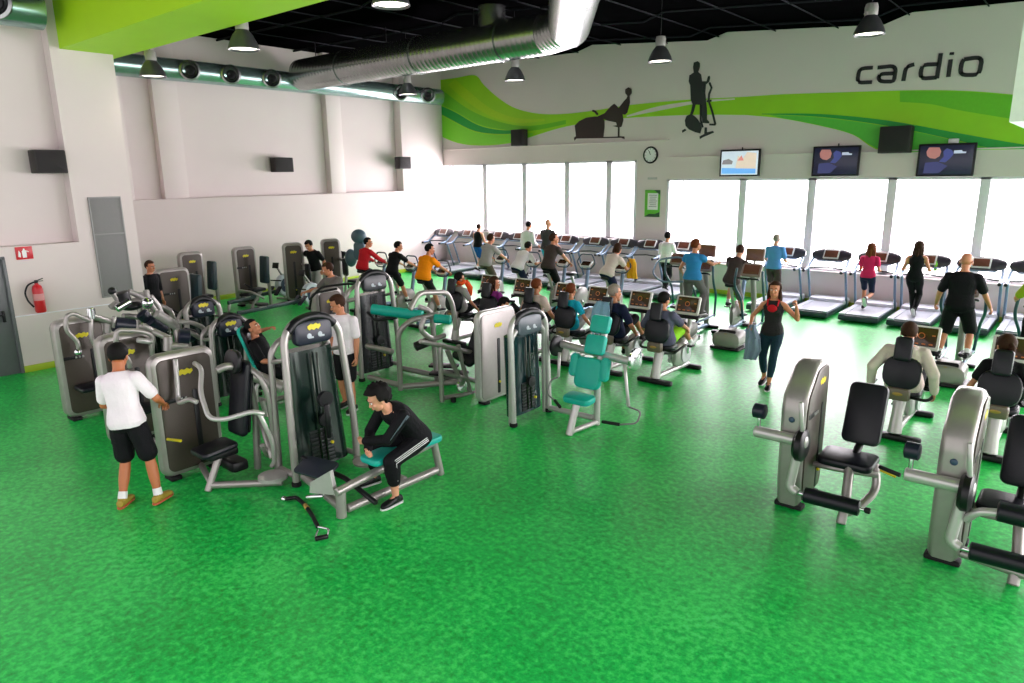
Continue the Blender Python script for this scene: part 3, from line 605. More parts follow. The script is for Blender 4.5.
# ---------------------------------------------------------------- strength machines (panel faces +X, user faces -Y)
YZ=MX(((0,0,1,0),(1,0,0,0),(0,1,0,0),(0,0,0,1)))
SG='strength machines'
def logo(x,y,z,s,parent,M=None):
    b=MB(); A=(M or MX())@TR(x,y,z)@YZ
    P=[(-.5,-.05),(-.38,-.2),(-.2,-.12),(-.05,-.22),(.15,-.12),(.3,-.2),(.5,-.02),(.46,.16),(.3,.12),(.15,.24),(-.05,.14),(-.22,.22),(-.4,.12),(-.5,.08)]
    b.poly([(a*s,c*s) for a,c in P],A,.004); o=b.build('maker_badge',YEL,parent)
    return o
def tower_panel(t,w=.68,h=1.42,d=.24,x=0,y=0,cham=0,pan=BRONZE,cas=SILVER,lab=1,slot=.0,e=.06,ins=.13):
    b=MB(); A=TR(x,y,h/2+.04)@YZ
    if cham:
        def ring(i,X):
            P=[(-w/2+.04+i,.05+i),(-w/2-.0+i,.3),(-w/2-.03+i,h*.70),(-w/2+.0+i,h*.80),(-w/2+w*.42,h-.03-i*.7),(-w/2+w*.55,h-i),(w/2-.16,h-i),(w/2-.05-i*.6,h-.05-i*.6),(w/2-i,h-.17),(w/2-i,.2),(w/2-.06-i*.6,.06+i)]
            return [V((x+X,y+a,c)) for a,c in P]
        b.rings([ring(.05,-d/2),ring(.015,-d/2+.02),ring(0,-d/2+.05),ring(0,d/2-.05),ring(.015,d/2-.02),ring(.05,d/2)]); b.build('tower_casing',cas,t)
        b=MB(); b.rings([ring(.06,d/2),ring(.06,d/2+.012),ring(.07,d/2+.016)]); pn=b.build('tower_panel',pan,t)
    else:
        b.slab(w,h,d,.13,e,A,seg=6); b.build('tower_casing',cas,t)
        b=MB(); b.slab(w-ins,h-ins,.03,.08,.01,TR(x+d/2-.002,y,h/2+.04)@YZ,seg=6); pn=b.build('tower_panel',pan,t)
    X=x+d/2+.014; logo(X,y+(.08 if cham else 0),h-.2,.17,pn)
    if lab:
        b=MB(); b.slab(.24,.05,.008,.005,.002,TR(X+.002,y-.16,h-.5)@YZ); b.build('name_strip',BLACK,pn)
        b=MB()
        for k in (0,1,2): b.box((X+.008,y-.12+.045*k,h-.5),(.003,.022,.03),.001)
        b.build('strip_pictograms',mat('pict_grey',(.4,.4,.38),.5),pn)
    b=MB(); b.slab(.06,h*.62,.01,.02,.003,TR(X+.002,y+slot,h*.40)@YZ); b.build('stack_slot',BLACK,pn)
    b=MB(); b.cyl((X,y+slot,h*.22),(X+.03,y+slot,h*.22),.016); b.build('selector_pin',YEL,pn)
    for yy in (-w*.32,w*.32): b=MB(); b.box((x,y+yy,.025),(d+.04,.13,.05),.015); b.build('rubber_foot',RUBBER,t)
    return pn
def tower_shroud(t,w=.8,h=1.8,x=0,y=0,lean=.08,head=1,rear=-.34,col=SHROUD,taper=.86,plate=BLACK,fr=SILVER,hc=None):
    hw=w/2; tw=hw*taper; r=.042
    b=MB(); b.tube([(x,y-hw,0),(x-.01,y-hw,h*.3),(x-lean,y-tw,h*.90),(x-lean-.02,y-tw+.12,h-.03),(x-lean-.02,y,h),(x-lean-.02,y+tw-.12,h-.03),(x-lean,y+tw,h*.90),(x-.01,y+hw,h*.3),(x,y+hw,0)],r,.16,n=12); b.build('front_frame',fr,t)
    b=MB(); b.tube([(x+rear,y-hw*.95,0),(x+rear,y-hw*.9,h*.8),(x+rear,y-hw*.6,h*.87),(x+rear,y+hw*.6,h*.87),(x+rear,y+hw*.9,h*.8),(x+rear,y+hw*.95,0)],.036,.14,n=10); b.build('rear_frame',fr,t)
    for s in (-1,1):
        b=MB(); b.tube([(x,y+s*hw,.12),(x+rear,y+s*hw*.95,.12)],.034); b.build('lower_rail',fr,t); b=MB(); b.tube([(x-lean*.8,y+s*tw,h*.78),(x+rear,y+s*hw*.9,h*.74)],.025); b.build('upper_rail',fr,t)
    def sec(z,ww,X,dd): return [V((X+dd*math.cos(a)*(.55 if math.cos(a)>0 else 1),y+ww*math.copysign(abs(math.sin(a))**.6,math.sin(a)),z)) for a in [2*PI*k/24 for k in range(24)]]
    R=[]
    for k in range(7):
        q=k/6; z=.1+(h*.80-.1)*q; R.append(sec(z,(hw*(1-q)+tw*q)-.05,x-.12-lean*q,.13))
    b=MB(); b.rings(R); b.build('weight_shroud',col,t)
    b=MB()
    for k in range(9): b.box((x-.047-lean*.04*k,y,.16+.045*k),(.02,w*.36,.04),.004)
    b.build('weight_stack',STACK,t)
    b=MB(); b.tube([(x-.03,y-.04,.15),(x-.035-lean*.7,y-.04,h*.78)],.012,n=8); b.tube([(x-.03,y+.04,.15),(x-.035-lean*.7,y+.04,h*.78)],.012,n=8); b.build('guide_rod',mat('guide_rod',(.05,.06,.05),.2,.9),t)
    b=MB(); b.lathe([(0,0),(.075,0),(.075,.03),(0,.035)],TR(x-.03,y+.02,h*.36,0,PI/2,0),20); b.build('pulley_cover',BLACK,t)
    b=MB()
    b.cyl((x-.02,y+.09,h*.2),(x+.015,y+.09,h*.2),.018); b.build('selector_pin',YEL,t)
    if head:
        A=TR(x-lean-.005,y,h-.16,0,-.06,0)
        b=MB(); b.slab(tw*1.35,.27,.1,.07,.03,A@YZ,seg=5); hd=b.build('head_console',hc or NAVY,t)
        b=MB(); b.tube([(x-lean-.01,y-tw+.06,h-.12),(x-lean-.01,y-tw+.17,h-.02),(x-lean-.01,y,h+.02),(x-lean-.01,y+tw-.17,h-.02),(x-lean-.01,y+tw-.06,h-.12)],.052,.14,n=12); b.build('head_cap',BLACK,hd)
        if not hc: logo(.055,0,.06,.17,hd,A)
        b=MB()
        for k in (-1,1): b.ball((.053,k*.07,-.035),(.004,.03,.03),A); b.box((.053,k*.07+.03,-.055),(.006,.05,.02),.002,M=A)
        b.build('head_pictograms',mat('pict_pale',(.45,.5,.55),.5),hd)
    for s in (-1,1):
        b=MB(); b.cyl((x,y+s*hw,0),(x,y+s*hw,.06),.055); b.build('rubber_foot',RUBBER,t)
        if rear<-.2: b=MB(); b.cyl((x+rear,y+s*hw*.95,0),(x+rear,y+s*hw*.95,.05),.05); b.build('rubber_foot',RUBBER,t)
def pad(name,t,w,h,th,M,m_=LEATHER,r=.06): b=MB(); b.slab(w,h,th,r,min(.03,th*.45),M,seg=5); return b.build(name,m_,t)
def bar(name,t,pts,r=.03,fil=.08,m_=SILVER,world=False,n=10): b=MB(); b.tube(pts,r,fil,n=n); return b.build(name,m_,t,world)
# chest press (nearest left)
t=thing('chest_press_machine','silver chest press machine with black seat right of the man in black shorts','exercise machine',(-7.8,3.45,0),0,SG)
tower_panel(t,.74,1.44,.16,slot=.08)
pad('seat',t,.34,.42,.07,TR(.62,-.02,.46,.08)); pad('backrest',t,.34,.86,.08,TR(.62,.33,.96,PI/2-.16)); 
b=MB(); b.box((.62,.40,.9),(.24,.03,.7),.02,(-.16,0,0)); b.build('back_shell',BLACK,t)
bar('front_leg',t,[(.62,.05,.42),(.64,-.16,.0)],.04); bar('base_tube',t,[(.1,.05,.1),(.66,-.12,.08)],.035); bar('base_tube',t,[(.64,-.12,.06),(1.2,.42,.06)],.038); bar('rear_post',t,[(.62,.46,.05),(.64,.50,.8),(.66,.42,1.28),(.66,.2,1.36),(.62,.1,1.32)],.042,.15); bar('rear_post',t,[(.9,.55,.05),(.92,.52,1.0),(.86,.45,1.25),(.66,.42,1.3)],.035,.15)
pad('headrest',t,.3,.26,.07,TR(.62,.30,1.38,PI/2-.2),BLACK,.1)
bar('press_arm',t,[(.34,.0,1.38),(.55,-.02,1.36),(.7,-.14,1.15),(.95,-.2,.92),(1.1,-.1,.92),(1.3,.1,1.0),(1.34,.2,.95)],.026,.1,SILV2); bar('press_arm',t,[(1.32,.16,.96),(1.28,.3,.6),(1.1,.4,.28),(1.0,.42,.2)],.024,.1,SILV2)
bar('press_arm',t,[(.16,-.12,1.42),(.18,-.14,1.15),(.2,-.16,.98),(.3,-.2,.96),(.42,-.14,1.02),(.52,-.1,.99)],.026,.06,SILV2)
bar('linkage',t,[(.7,.5,.7),(1.02,.42,.3)],.028); bar('linkage',t,[(.8,.5,.25),(1.06,.3,.5)],.03)
b=MB(); b.lathe([(0,0),(.16,0),(.16,.04),(.06,.06),(0,.06)],TR(1.08,.38,.09)); b.build('pivot_plate',SILV2,t)
bar('adjuster_lever',t,[(.35,-.25,.55),(.12,-.3,.53)],.016,0,YEL)
b=MB(); b.box((.62,.05,.38),(.16,.34,.08),.02); b.box((.6,.2,.2),(.3,.2,.12),.03); b.build('seat_carriage',BLACK,t)
# two overhead machines behind
def overhead(x,y,label,w,slot):
    t=thing('shoulder_press_machine',label,'exercise machine',(x,y,0),0,SG); tower_panel(t,w,1.42,.22,slot=slot); return t
t=overhead(-11.0,3.5,'bronze panel press machine standing nearest the grey door',.68,.1)
for P in ([(79,350),(78,342),(66,330),(66,316),(73,313),(92,322)],[(91,309),(91,338),(97,349)]): bar('press_handle',t,[hx(*q,-10.7) for q in P],.03,.07,SILVER,True)
b=MB(); q=hx(78,352,-10.7); b.ball(q,.05); q=hx(91,312,-10.72); b.cyl(q+V((0,-.0,-.1)),q+V((0,0,.06)),.055); b.build('handle_joint',CHROME,t,True)
bar('cross_arm',t,[hx(92,316,-10.7),hx(112,322,-10.9)],.045,0,SILVER,True)
b=MB(); b.cyl(hx(113,324,-10.9),hx(134,326,-10.9),.11); b.build('counterweight',NAVY,t,True)
b=MB(); b.cyl(hx(107,318,-10.9),hx(107,333,-10.9),.05); b.cyl(hx(114,316,-10.85),hx(114,328,-10.85),.03); b.build('weight_holder',SILVER,t,True)
b=MB(); b.box((.3,-.02,.5),(.35,.4,.07),.03); b.build('seat',LEATHER,t)
t=overhead(-9.4,3.47,'bronze panel press machine just behind the man in the white t-shirt',.66,.08)
for P in ([(116,345),(116,330),(140,331),(153,335),(152,357)],[(144,325),(152,331)],[(122,354),(129,360),(130,368)]): bar('press_handle',t,[hx(*q,-9.1) for q in P],.03,.07,SILVER,True)
bar('cross_arm',t,[hx(140,325,-9.2),hx(170,339,-9.0)],.04,0,SILVER,True); bar('cross_arm',t,[hx(137,340,-9.1),hx(152,342,-9.1)],.035,0,SILV2,True)
b=MB(); b.cyl(hx(178,336,-9.0),hx(190,337,-8.95),.1); b.build('counterweight',NAVY,t,True)
b=MB(); b.cyl(hx(168,346,-9.0),hx(188,346,-8.95),.055); b.cyl(hx(168,336,-9.0),hx(168,351,-9.0),.06); b.cyl(hx(177,330,-9.0),hx(177,346,-9.0),.025); b.build('weight_holder',SILVER,t,True)
b=MB(); b.box((.32,.1,.5),(.35,.4,.07),.03); b.build('seat',LEATHER,t)
bar('base_tube',t,[(.1,0,.08),(.7,.1,.08)],.04)
# cluster machine in the left background
t=thing('lateral_raise_machine','machine with crossed silver and brown arms raised, below the ventilation grille','exercise machine',(-12.0,4.75,0),0,SG)
tower_shroud(t,.62,1.35,0.4,0.1,.05,0,-.3)
for P in ([(113,308),(126,303),(138,300),(148,306)],[(120,303),(114,294),(110,290)],[(128,291),(140,296),(150,302)],[(122,316),(140,317),(152,312)],[(146,290),(148,300),(156,312),(176,325)],[(150,296),(158,306),(163,318)],[(110,308),(118,302)]): bar('lever_arm',t,[hx(*q,-11.3) for q in P],.045,.08,random.choice([SILVER,GREYC]),True)
for P in ([(156,313),(178,327)],): bar('lever_arm',t,[hx(*q,-10.6) for q in P],.07,0,GREYC,True)
b=MB(); b.cyl(hx(121,292,-11.3),hx(125,302,-11.3),.1); b.ball(hx(112,291,-11.3),.06); b.ball(hx(131,306,-11.3),(.16,.16,.07)); b.build('pivot_hub',BLACK,t,True)
b=MB(); b.cyl(hx(116,309,-11.2),hx(130,301,-11.2),.06); b.ball(hx(147,303,-11.1),.09); b.build('arm_clamp',CHROME,t,True)
b=MB(); b.cyl(hx(150,320,-10.9),hx(164,330,-10.9),.11); b.cyl(hx(141,313,-11),hx(148,320,-11),.09); b.build('arm_roller',NAVY,t,True)
bar('column',t,[(.3,-.1,.05),(.35,-.1,1.6)],.06)
t=thing('biceps_machine','low machine with dark arched head and grey tubes, just left of the man leaning back','exercise machine',(-11.2,5.45,0),0,SG)
tower_shroud(t,.66,1.42,0,0,.05,1,-.3)
for P in ([(178,322),(190,322),(203,327),(206,336)],[(176,330),(190,332),(200,338)]): bar('lever_arm',t,[hx(*q,-10.4) for q in P],.035,.06,GREYC,True)
b=MB(); b.cyl(hx(184,334,-10.5),hx(194,336,-10.5),.1); b.build('arm_roller',NAVY,t,True)
# machine with man lying
t=thing('incline_press_machine','dark shrouded machine with turquoise edged backrest that a man in black leans on','exercise machine',(-9.9,5.2,0),0,SG)
tower_shroud(t,.68,1.32,0,0,.04,1,-.32)
A=TR(.45,.05,.88,PI/2-.35,0,2.27); pad('backrest',t,.3,.7,.05,A@TR(0,0,.02),BLACK,.09); pad('backrest_edge',t,.33,.73,.05,A@TR(0,0,-.02),TURQ,.1); pad('seat',t,.34,.4,.07,TR(.64,.22,.46,0,0,-.88),BLACK); bar('seat_post',t,[(.64,.22,.44),(.64,.22,0)],.045)
bar('back_post',t,[(.40,.0,.05),(.38,-.02,.6),(.40,.0,.95)],.045); bar('base_tube',t,[(.1,.1,.08),(.6,.1,.08),(.62,.6,.06)],.04)
bar('thick_arm',t,[hx(238,369,-9.1),hx(284,388,-8.6)],.085,0,SILVER,True)
bar('press_handle',t,[hx(257,402,-8.9),hx(256,386,-8.9),hx(264,380,-8.9),hx(283,382,-8.6)],.028,.06,SILV2,True); bar('leg_tube',t,[hx(262,400,-8.9),hx(268,420,-8.9),hx(284,430,-8.7)],.04,.1,SILVER,True)
b=MB(); b.ball((.75,.0,.42),(.16,.12,.1)); b.build('arm_hub',BLACK,t)
# low row with seated man
t=thing('low_row_machine','tall dark shrouded row machine whose turquoise bench the tracksuit man sits on','exercise machine',(-6.5,4.4,0),0,SG)
tower_shroud(t,.84,1.84,0,0,.1,1,-.36)
pad('bench_seat',t,.30,.98,.075,TR(1.03,.26,.50),TURQ,.07)
bar('bench_rail',t,[(1.02,-.62,.3),(1.02,.75,.42)],.045); bar('rear_leg',t,[(1.02,.72,.45),(1.04,.8,0)],.045); bar('base_tube',t,[(.05,-.35,.12),(1.02,-.55,.1)],.05)
bar('front_leg',t,[(1.0,-.55,.32),(1.0,-.56,0)],.055); bar('base_tube',t,[(1.02,-.5,.08),(1.04,.74,.08)],.045); bar('bench_strut',t,[(.05,.36,.1),(1.0,.3,.1)],.04)
b=MB(); b.slab(.46,.26,.03,.05,.01,TR(.5,-.48,.38,.35,0,.2)); b.build('foot_plate',mat('foot_slate',(.02,.025,.04),.4),t)
for P in ([(302,457),(322,468),(345,478),(376,503)],): bar('foot_rail',t,[hz(*q,.42-.08*i) for i,q in enumerate(P)],.028,.05,BLACK,True)
b=MB(); b.poly([(0,0),(.34,.05),(.3,.3),(.02,.12)],TR(.62,-.62,.2,PI/2,0,.2),.05); b.build('side_gusset',SILV2,t)
bar('cable_arm',t,[(.15,-.05,.5),(.16,-.06,.9)],.03,0,BLACK)
b=MB(); b.lathe([(0,0),(.09,0),(.09,.05),(0,.05)],TR(.1,-.05,.95,0,PI/2,0),20); b.build('front_pulley',BLACK,t)
b=MB(); b.lathe([(0,0),(.15,0),(.16,.03),(.05,.06),(0,.06)],TR(.28,.34,.1),20); b.build('pivot_plate',SILVER,t)
bar('adjuster_lever',t,[(.62,-.7,.16),(.8,-.62,.2)],.022,0,CHROME)
# pull-up tower with turquoise roller
t=thing('torso_machine','tall dark machine with long turquoise roller and black step behind the tracksuit man','exercise machine',(-9.2,7.45,0),0,SG)
tower_shroud(t,.84,1.78,0,0,.06,1,-.34,col=mat('shroud_grey',(.013,.014,.018),.25),hc=mat('head_dark',(.03,.032,.04),.35))
b=MB(); b.cyl((.2,-.28,1.24),(1.0,.1,1.16),.085,20); b.build('roller_pad',TURQ,t); b=MB(); b.cyl((1.15,.2,1.12),(1.38,.35,1.1),.075,20); b.build('roller_pad',TURQ,t)
for P in ([(.1,-.36,.62),(.75,-.36,.62)],[(.1,-.36,.08),(.9,-.34,.08)],[(.9,-.36,0),(.9,-.36,.95),(1.0,-.2,1.13),(1.15,.3,1.18)],[(1.0,.35,0),(1.0,.3,1.2),(.9,.1,1.3)],[(.9,-.34,.06),(1.5,.5,.06)],[(.1,.36,.08),(1.4,.5,.06)]): bar('frame_tube',t,P,.045,.12)
b=MB(); b.slab(.62,.3,.04,.04,.01,TR(1.22,.42,.17,0,0,.45)); b.build('step_plate',BLACK,t); b=MB(); b.slab(.5,.22,.04,.04,.01,TR(.9,.62,.2,0,0,.45)); b.build('step_plate',BLACK,t)
bar('front_handle',t,[(.1,-.3,1.18),(.35,-.36,1.08),(.6,-.1,1.12)],.025,.08,BLACK)
# abdominal machine left of the pale panel
t=thing('abdominal_machine','pale silver panel machine with arched tube frame and black pads on its left','exercise machine',(-6.78,7.68,0),0,SG)
tower_panel(t,.84,1.38,.11,0,0,0,mat('pale_panel',(.40,.36,.35),.35,.3),SILV2,0,e=.03,ins=.09)
for P in ([(442,402,0),(440,352,.5),(441,345,.72)],[(420,341,.8),(478,354,.8)],[(441,372,.4),(480,382,.4)],[(444,398,.05),(480,392,.05)],[(410,310,1.0),(418,293,1.2),(447,292,1.25),(453,305,1.1),(456,330,.9)],[(424,318,1.0),(420,330,.85),(432,340,.8),(445,335,.8)],[(447,350,.7),(462,385,.25)],[(458,345,.75),(470,392,.1)]):
    bar('frame_tube',t,[hx(q[0],q[1],-7.3) for q in P],.038,.12,SILVER,True)
b=MB(); b.slab(.42,.3,.08,.06,.03,TR(-.55,-.05,.62,.5,.3,0)); b.build('seat',LEATHER,t); pad('backrest',t,.34,.5,.08,TR(-.5,.2,.85,PI/2-.5),LEATHER)
b=MB(); b.cyl(hx(415,347,-7.6),hx(432,340,-7.5),.07); b.build('foot_roller',BLACK,t,True)
b=MB(); b.lathe([(0,0),(.1,0),(.1,.04),(0,.05)],TR(-.5,-.25,.18,0,PI/2,0),20); b.build('pulley',CHROME,t)
b=MB(); b.cyl((-.42,-.5,0),(-.42,-.5,.08),.04); b.build('rubber_foot',BLACK,t)
# pulldown chair with turquoise pads
t=thing('vertical_traction_machine','green tinted shrouded machine with empty turquoise reclining chair and two hanging handles','exercise machine',(-5.8,7.32,0),0,SG)
tower_shroud(t,.8,1.52,0,0,.05,1,-.06,col=mat('shroud_green',(.008,.03,.035),.12),taper=.96,fr=SILV2,hc=mat('head_slate',(.06,.08,.10),.35))
C0=.80
pad('seat',t,.42,.26,.09,TR(C0,-.0,.46,.1),TURQ,.08); pad('backrest',t,.40,.42,.1,TR(C0,.22,.76,PI/2-.26),TURQ,.09)
pad('upper_pad',t,.30,.27,.1,TR(C0,.38,1.12,PI/2-.35),TURQ,.05); pad('head_pad',t,.29,.24,.1,TR(C0,.5,1.38,PI/2-.4),TURQ,.05)
for s in (-1,1): pad('side_wing',t,.13,.32,.1,TR(C0+s*.24,.24,.84,PI/2-.26,0,0),TURQ,.06)
bar('seat_leg',t,[(C0,-.05,.42),(C0-.02,-.2,.0)],.05,0,SILV2); bar('rear_post',t,[(C0+.05,.36,0),(C0+.05,.36,.75),(C0+.02,.62,1.42)],.045,.1,SILV2); bar('base_tube',t,[(.05,.34,.09),(C0,.36,.09)],.04,0,SILV2); bar('base_tube',t,[(C0,-.16,.05),(C0+.06,.36,.05)],.035,0,SILV2)
bar('cross_beam',t,[(.1,.50,1.02),(1.35,.44,.95)],.055,0,SILV2)
for s,mm in ((.12,BLACK),(1.38,CHROME)):
    b=MB(); b.lathe([(0,-.03),(.13,-.03),(.15,-.01),(.15,.02),(.12,.04),(0,.04)],TR(s,.42,1.0,0,PI/2,0),24); b.build('pulley_wheel',mm,t)
for x0,x1,z0 in ((.26,.3,.62),(1.3,1.42,.42)):
    bar('strap_rod',t,[(x0,.3,.95),(x1,.22,z0)],.022,0,SILV2); bar('cable_loop',t,[(x1,.22,z0),(x1-.12,.2,z0-.06),(x1-.06,.05,z0-.22),(x1+.1,0,z0-.26)] if x0<1 else [(x1,.22,z0),(x1+.2,.2,z0-.02),(x1+.2,.1,z0-.15),(x1-.02,.05,z0-.2)],.012,.06,mat('cable_grey',(.25,.25,.25),.5))
    b=MB(); a=(x1+.1,0,z0-.26) if x0<1 else (x1-.02,.05,z0-.2); c=(x1+.24,-.06,z0-.32) if x0<1 else (x1-.26,0,z0-.2); b.cyl(a,c,.022); b.build('hand_grip',BLACK,t)
# background seat machines by the left wall
def seat_machine(name,label,x,y,w,h,padw=1):
    t=thing(name,label,'exercise machine',(x,y,0),0,SG); tower_panel(t,w,h,.2,slot=.08)
    if padw:
        b=MB(); b.slab(.36,.72,.1,.05,.03,TR(.55,.25,.98,PI/2-.08),seg=4); b.build('backrest',mat('pad_dark',(.012,.035,.045),.4),t)
        pad('seat',t,.34,.4,.08,TR(.54,-.02,.48),LEATHER); bar('front_leg',t,[(.54,.1,.44),(.52,-.2,0)],.045); bar('base_tube',t,[(.1,0,.08),(.55,0,.08)],.04); bar('rear_post',t,[(.55,.35,0),(.57,.33,.85)],.045)
        bar('side_handle',t,[(.5,-.1,.5),(.45,-.3,.65),(.6,-.36,.66)],.022,.05,BLACK); bar('thigh_arm',t,[(.35,-.15,.35),(.4,-.45,.5),(.95,-.4,.5),(1.0,-.1,.3)],.035,.1)
    return t
seat_machine('abductor_machine','bronze panel leg machine with dark backrest, nearest of those in front of the left wall',-15.5,6.9,.74,1.42)
seat_machine('abductor_machine','bronze panel leg machine touching the left wall, behind the nearest one there',-17.6,8.35,.62,1.52)
seat_machine('abductor_machine','bronze panel leg machine with black pad left of the rowing flywheel',-17.5,9.75,.62,1.54)
def slim_tower(x,y,label):
    t=thing('weight_tower',label,'exercise machine',(x,y,0),-.5,SG); tower_panel(t,.55,1.58,.34,lab=0); bar('base_tube',t,[(.1,.1,.07),(.7,.2,.07)],.04); bar('side_arm',t,[(.1,.2,1.05),(.55,.3,1.0)],.035); pad('side_pad',t,.25,.5,.08,TR(.6,.3,.85,PI/2,0,.3),LEATHER); bar('pad_post',t,[(.65,.24,.05),(.62,.34,.95)],.04)
slim_tower(-16.95,10.9,'rounded brown weight tower left of the man in black shirt and white shorts'); slim_tower(-17.1,12.25,'rounded brown weight tower right of the man in black shirt and white shorts')
# arm machine behind red jersey (blue grey pads)
t=thing('arm_machine','blue grey padded machine partly hidden behind the man in the red shirt','exercise machine',(-15.7,12.2,0),0,SG)
NP=mat('slate_pad',(.06,.11,.15),.45)
b=MB(); b.ball((0,0,1.75),(.24,.2,.2)); b.build('head_cover',NP,t); b=MB(); b.slab(.34,.5,.12,.1,.05,TR(0,0,1.35,PI/2,0,.5)); b.build('backrest',NP,t); b=MB(); b.ball((-.28,-.1,1.15),(.18,.16,.25)); b.build('side_pad',NP,t)
bar('column',t,[(0,0.1,0),(0,.1,1.7)],.06); pad('seat',t,.34,.36,.08,TR(0,-.2,.55)); bar('base_tube',t,[(0,-.5,.04),(0,.5,.04)],.05); bar('seat_post',t,[(0,-.2,.04),(0,-.2,.52)],.04)
b=MB(); b.box((.5,-.2,1.15),(.4,.12,.12),.04); b.build('arm_cushion',NP,t); bar('arm_tube',t,[(0,.05,1.1),(.5,-.14,1.13)],.035)
# machine behind torso machine (dark loop handles)
t=thing('crossed_arm_machine','grey machine with dark looped handle below the man in grey polo shirt','exercise machine',(-11.0,7.7,0),0,SG)
tower_panel(t,.6,1.3,.22,lab=0)
bar('loop_handle',t,[(.2,-.5,1.2),(.3,-.3,1.42),(.6,.1,1.46),(.9,.3,1.4),(1.0,.35,1.15)],.022,.1,BLACK); bar('loop_handle',t,[(.1,-.45,1.0),(.15,-.4,1.3),(.5,-.1,1.38)],.022,.1,BLACK)
pad('backrest',t,.32,.6,.08,TR(.6,.3,.85,PI/2-.2)); pad('seat',t,.34,.4,.08,TR(.6,0,.5)); bar('rear_post',t,[(.6,.4,0),(.6,.4,.9)],.045); bar('base_tube',t,[(0,.2,.07),(.6,.3,.07)],.04); bar('front_leg',t,[(.6,.0,.45),(.6,-.2,0)],.04)
# rowing machines
def rower(x,y,rz,label):
    t=thing('rowing_machine',label,'rowing machine',(x,y,0),rz,'rowing machines')
    b=MB(); b.box((0,.2,.3),(.07,2.0,.1),.02); b.build('slide_rail',mat('rail_dark',(.02,.05,.05),.35),t)
    b=MB(); b.lathe([(0,-.07),(.27,-.07),(.3,-.04),(.3,.04),(.27,.07),(0,.07)],TR(0,1.45,.42,0,PI/2,0),32); fw=b.build('flywheel_housing',mat('flywheel_pale',(.6,.65,.72),.4),t)
    b=MB(); b.lathe([(0,.075),(.19,.072)],TR(0,1.45,.42,0,PI/2,0),32); b.lathe([(0,-.075),(.19,-.072)],TR(0,1.45,.42,0,PI/2,0),32); b.build('flywheel_mesh',mat('flywheel_dark',(.01,.03,.08),.4),fw)
    b=MB(); b.lathe([(0,.09),(.04,.08)],TR(0,1.45,.42,0,PI/2,0),16); b.lathe([(0,-.09),(.04,-.08)],TR(0,1.45,.42,0,PI/2,0),16); b.build('flywheel_hub',WHITEP,fw)
    b=MB(); b.slab(.3,.24,.06,.06,.025,TR(0,-.1,.40)); b.build('seat',BLACK,t); b=MB(); b.box((0,-.1,.35),(.12,.2,.05),.01); b.build('seat_carriage',SILVER,t)
    for s in (-1,1): b=MB(); b.slab(.13,.32,.03,.03,.01,TR(s*.12,1.05,.32,.7)); b.build('foot_rest',NAVY,t)
    bar('front_leg',t,[(-.28,1.5,.03),(.28,1.5,.03)],.035,0,SILVER); bar('rear_leg',t,[(0,-.75,.28),(0,-.8,.03)],.035,0,SILVER); bar('rear_leg',t,[(-.2,-.8,.03),(.2,-.8,.03)],.03,0,BLACK)
    bar('neck',t,[(0,1.2,.32),(0,1.45,.7),(0,1.25,.95)],.03,.08,SILVER); b=MB(); b.box((0,1.2,1.0),(.2,.03,.16),.01,(-.3,0,0)); b.build('monitor',BLACK,t)
    bar('pull_handle',t,[(-.22,1.1,.6),(.22,1.1,.6)],.018,0,BLACK); bar('front_strut',t,[(0,1.5,.05),(0,1.45,.2)],.04,0,SILVER)
    return t
def rower_at(fw,end,label):
    a=hz(*fw,.42); b_=hz(*end,.3); d=a-b_; d.z=0; d.normalize(); rower(a.x-d.x*1.45,a.y-d.y*1.45,math.atan2(-d.x,d.y),label)
rower_at((283,285),(212,307),'rowing machine with pale round flywheel beside the brown weight tower')
rower_at((311,294),(244,312),'rowing machine whose dark rail points at the man in grey polo shirt')
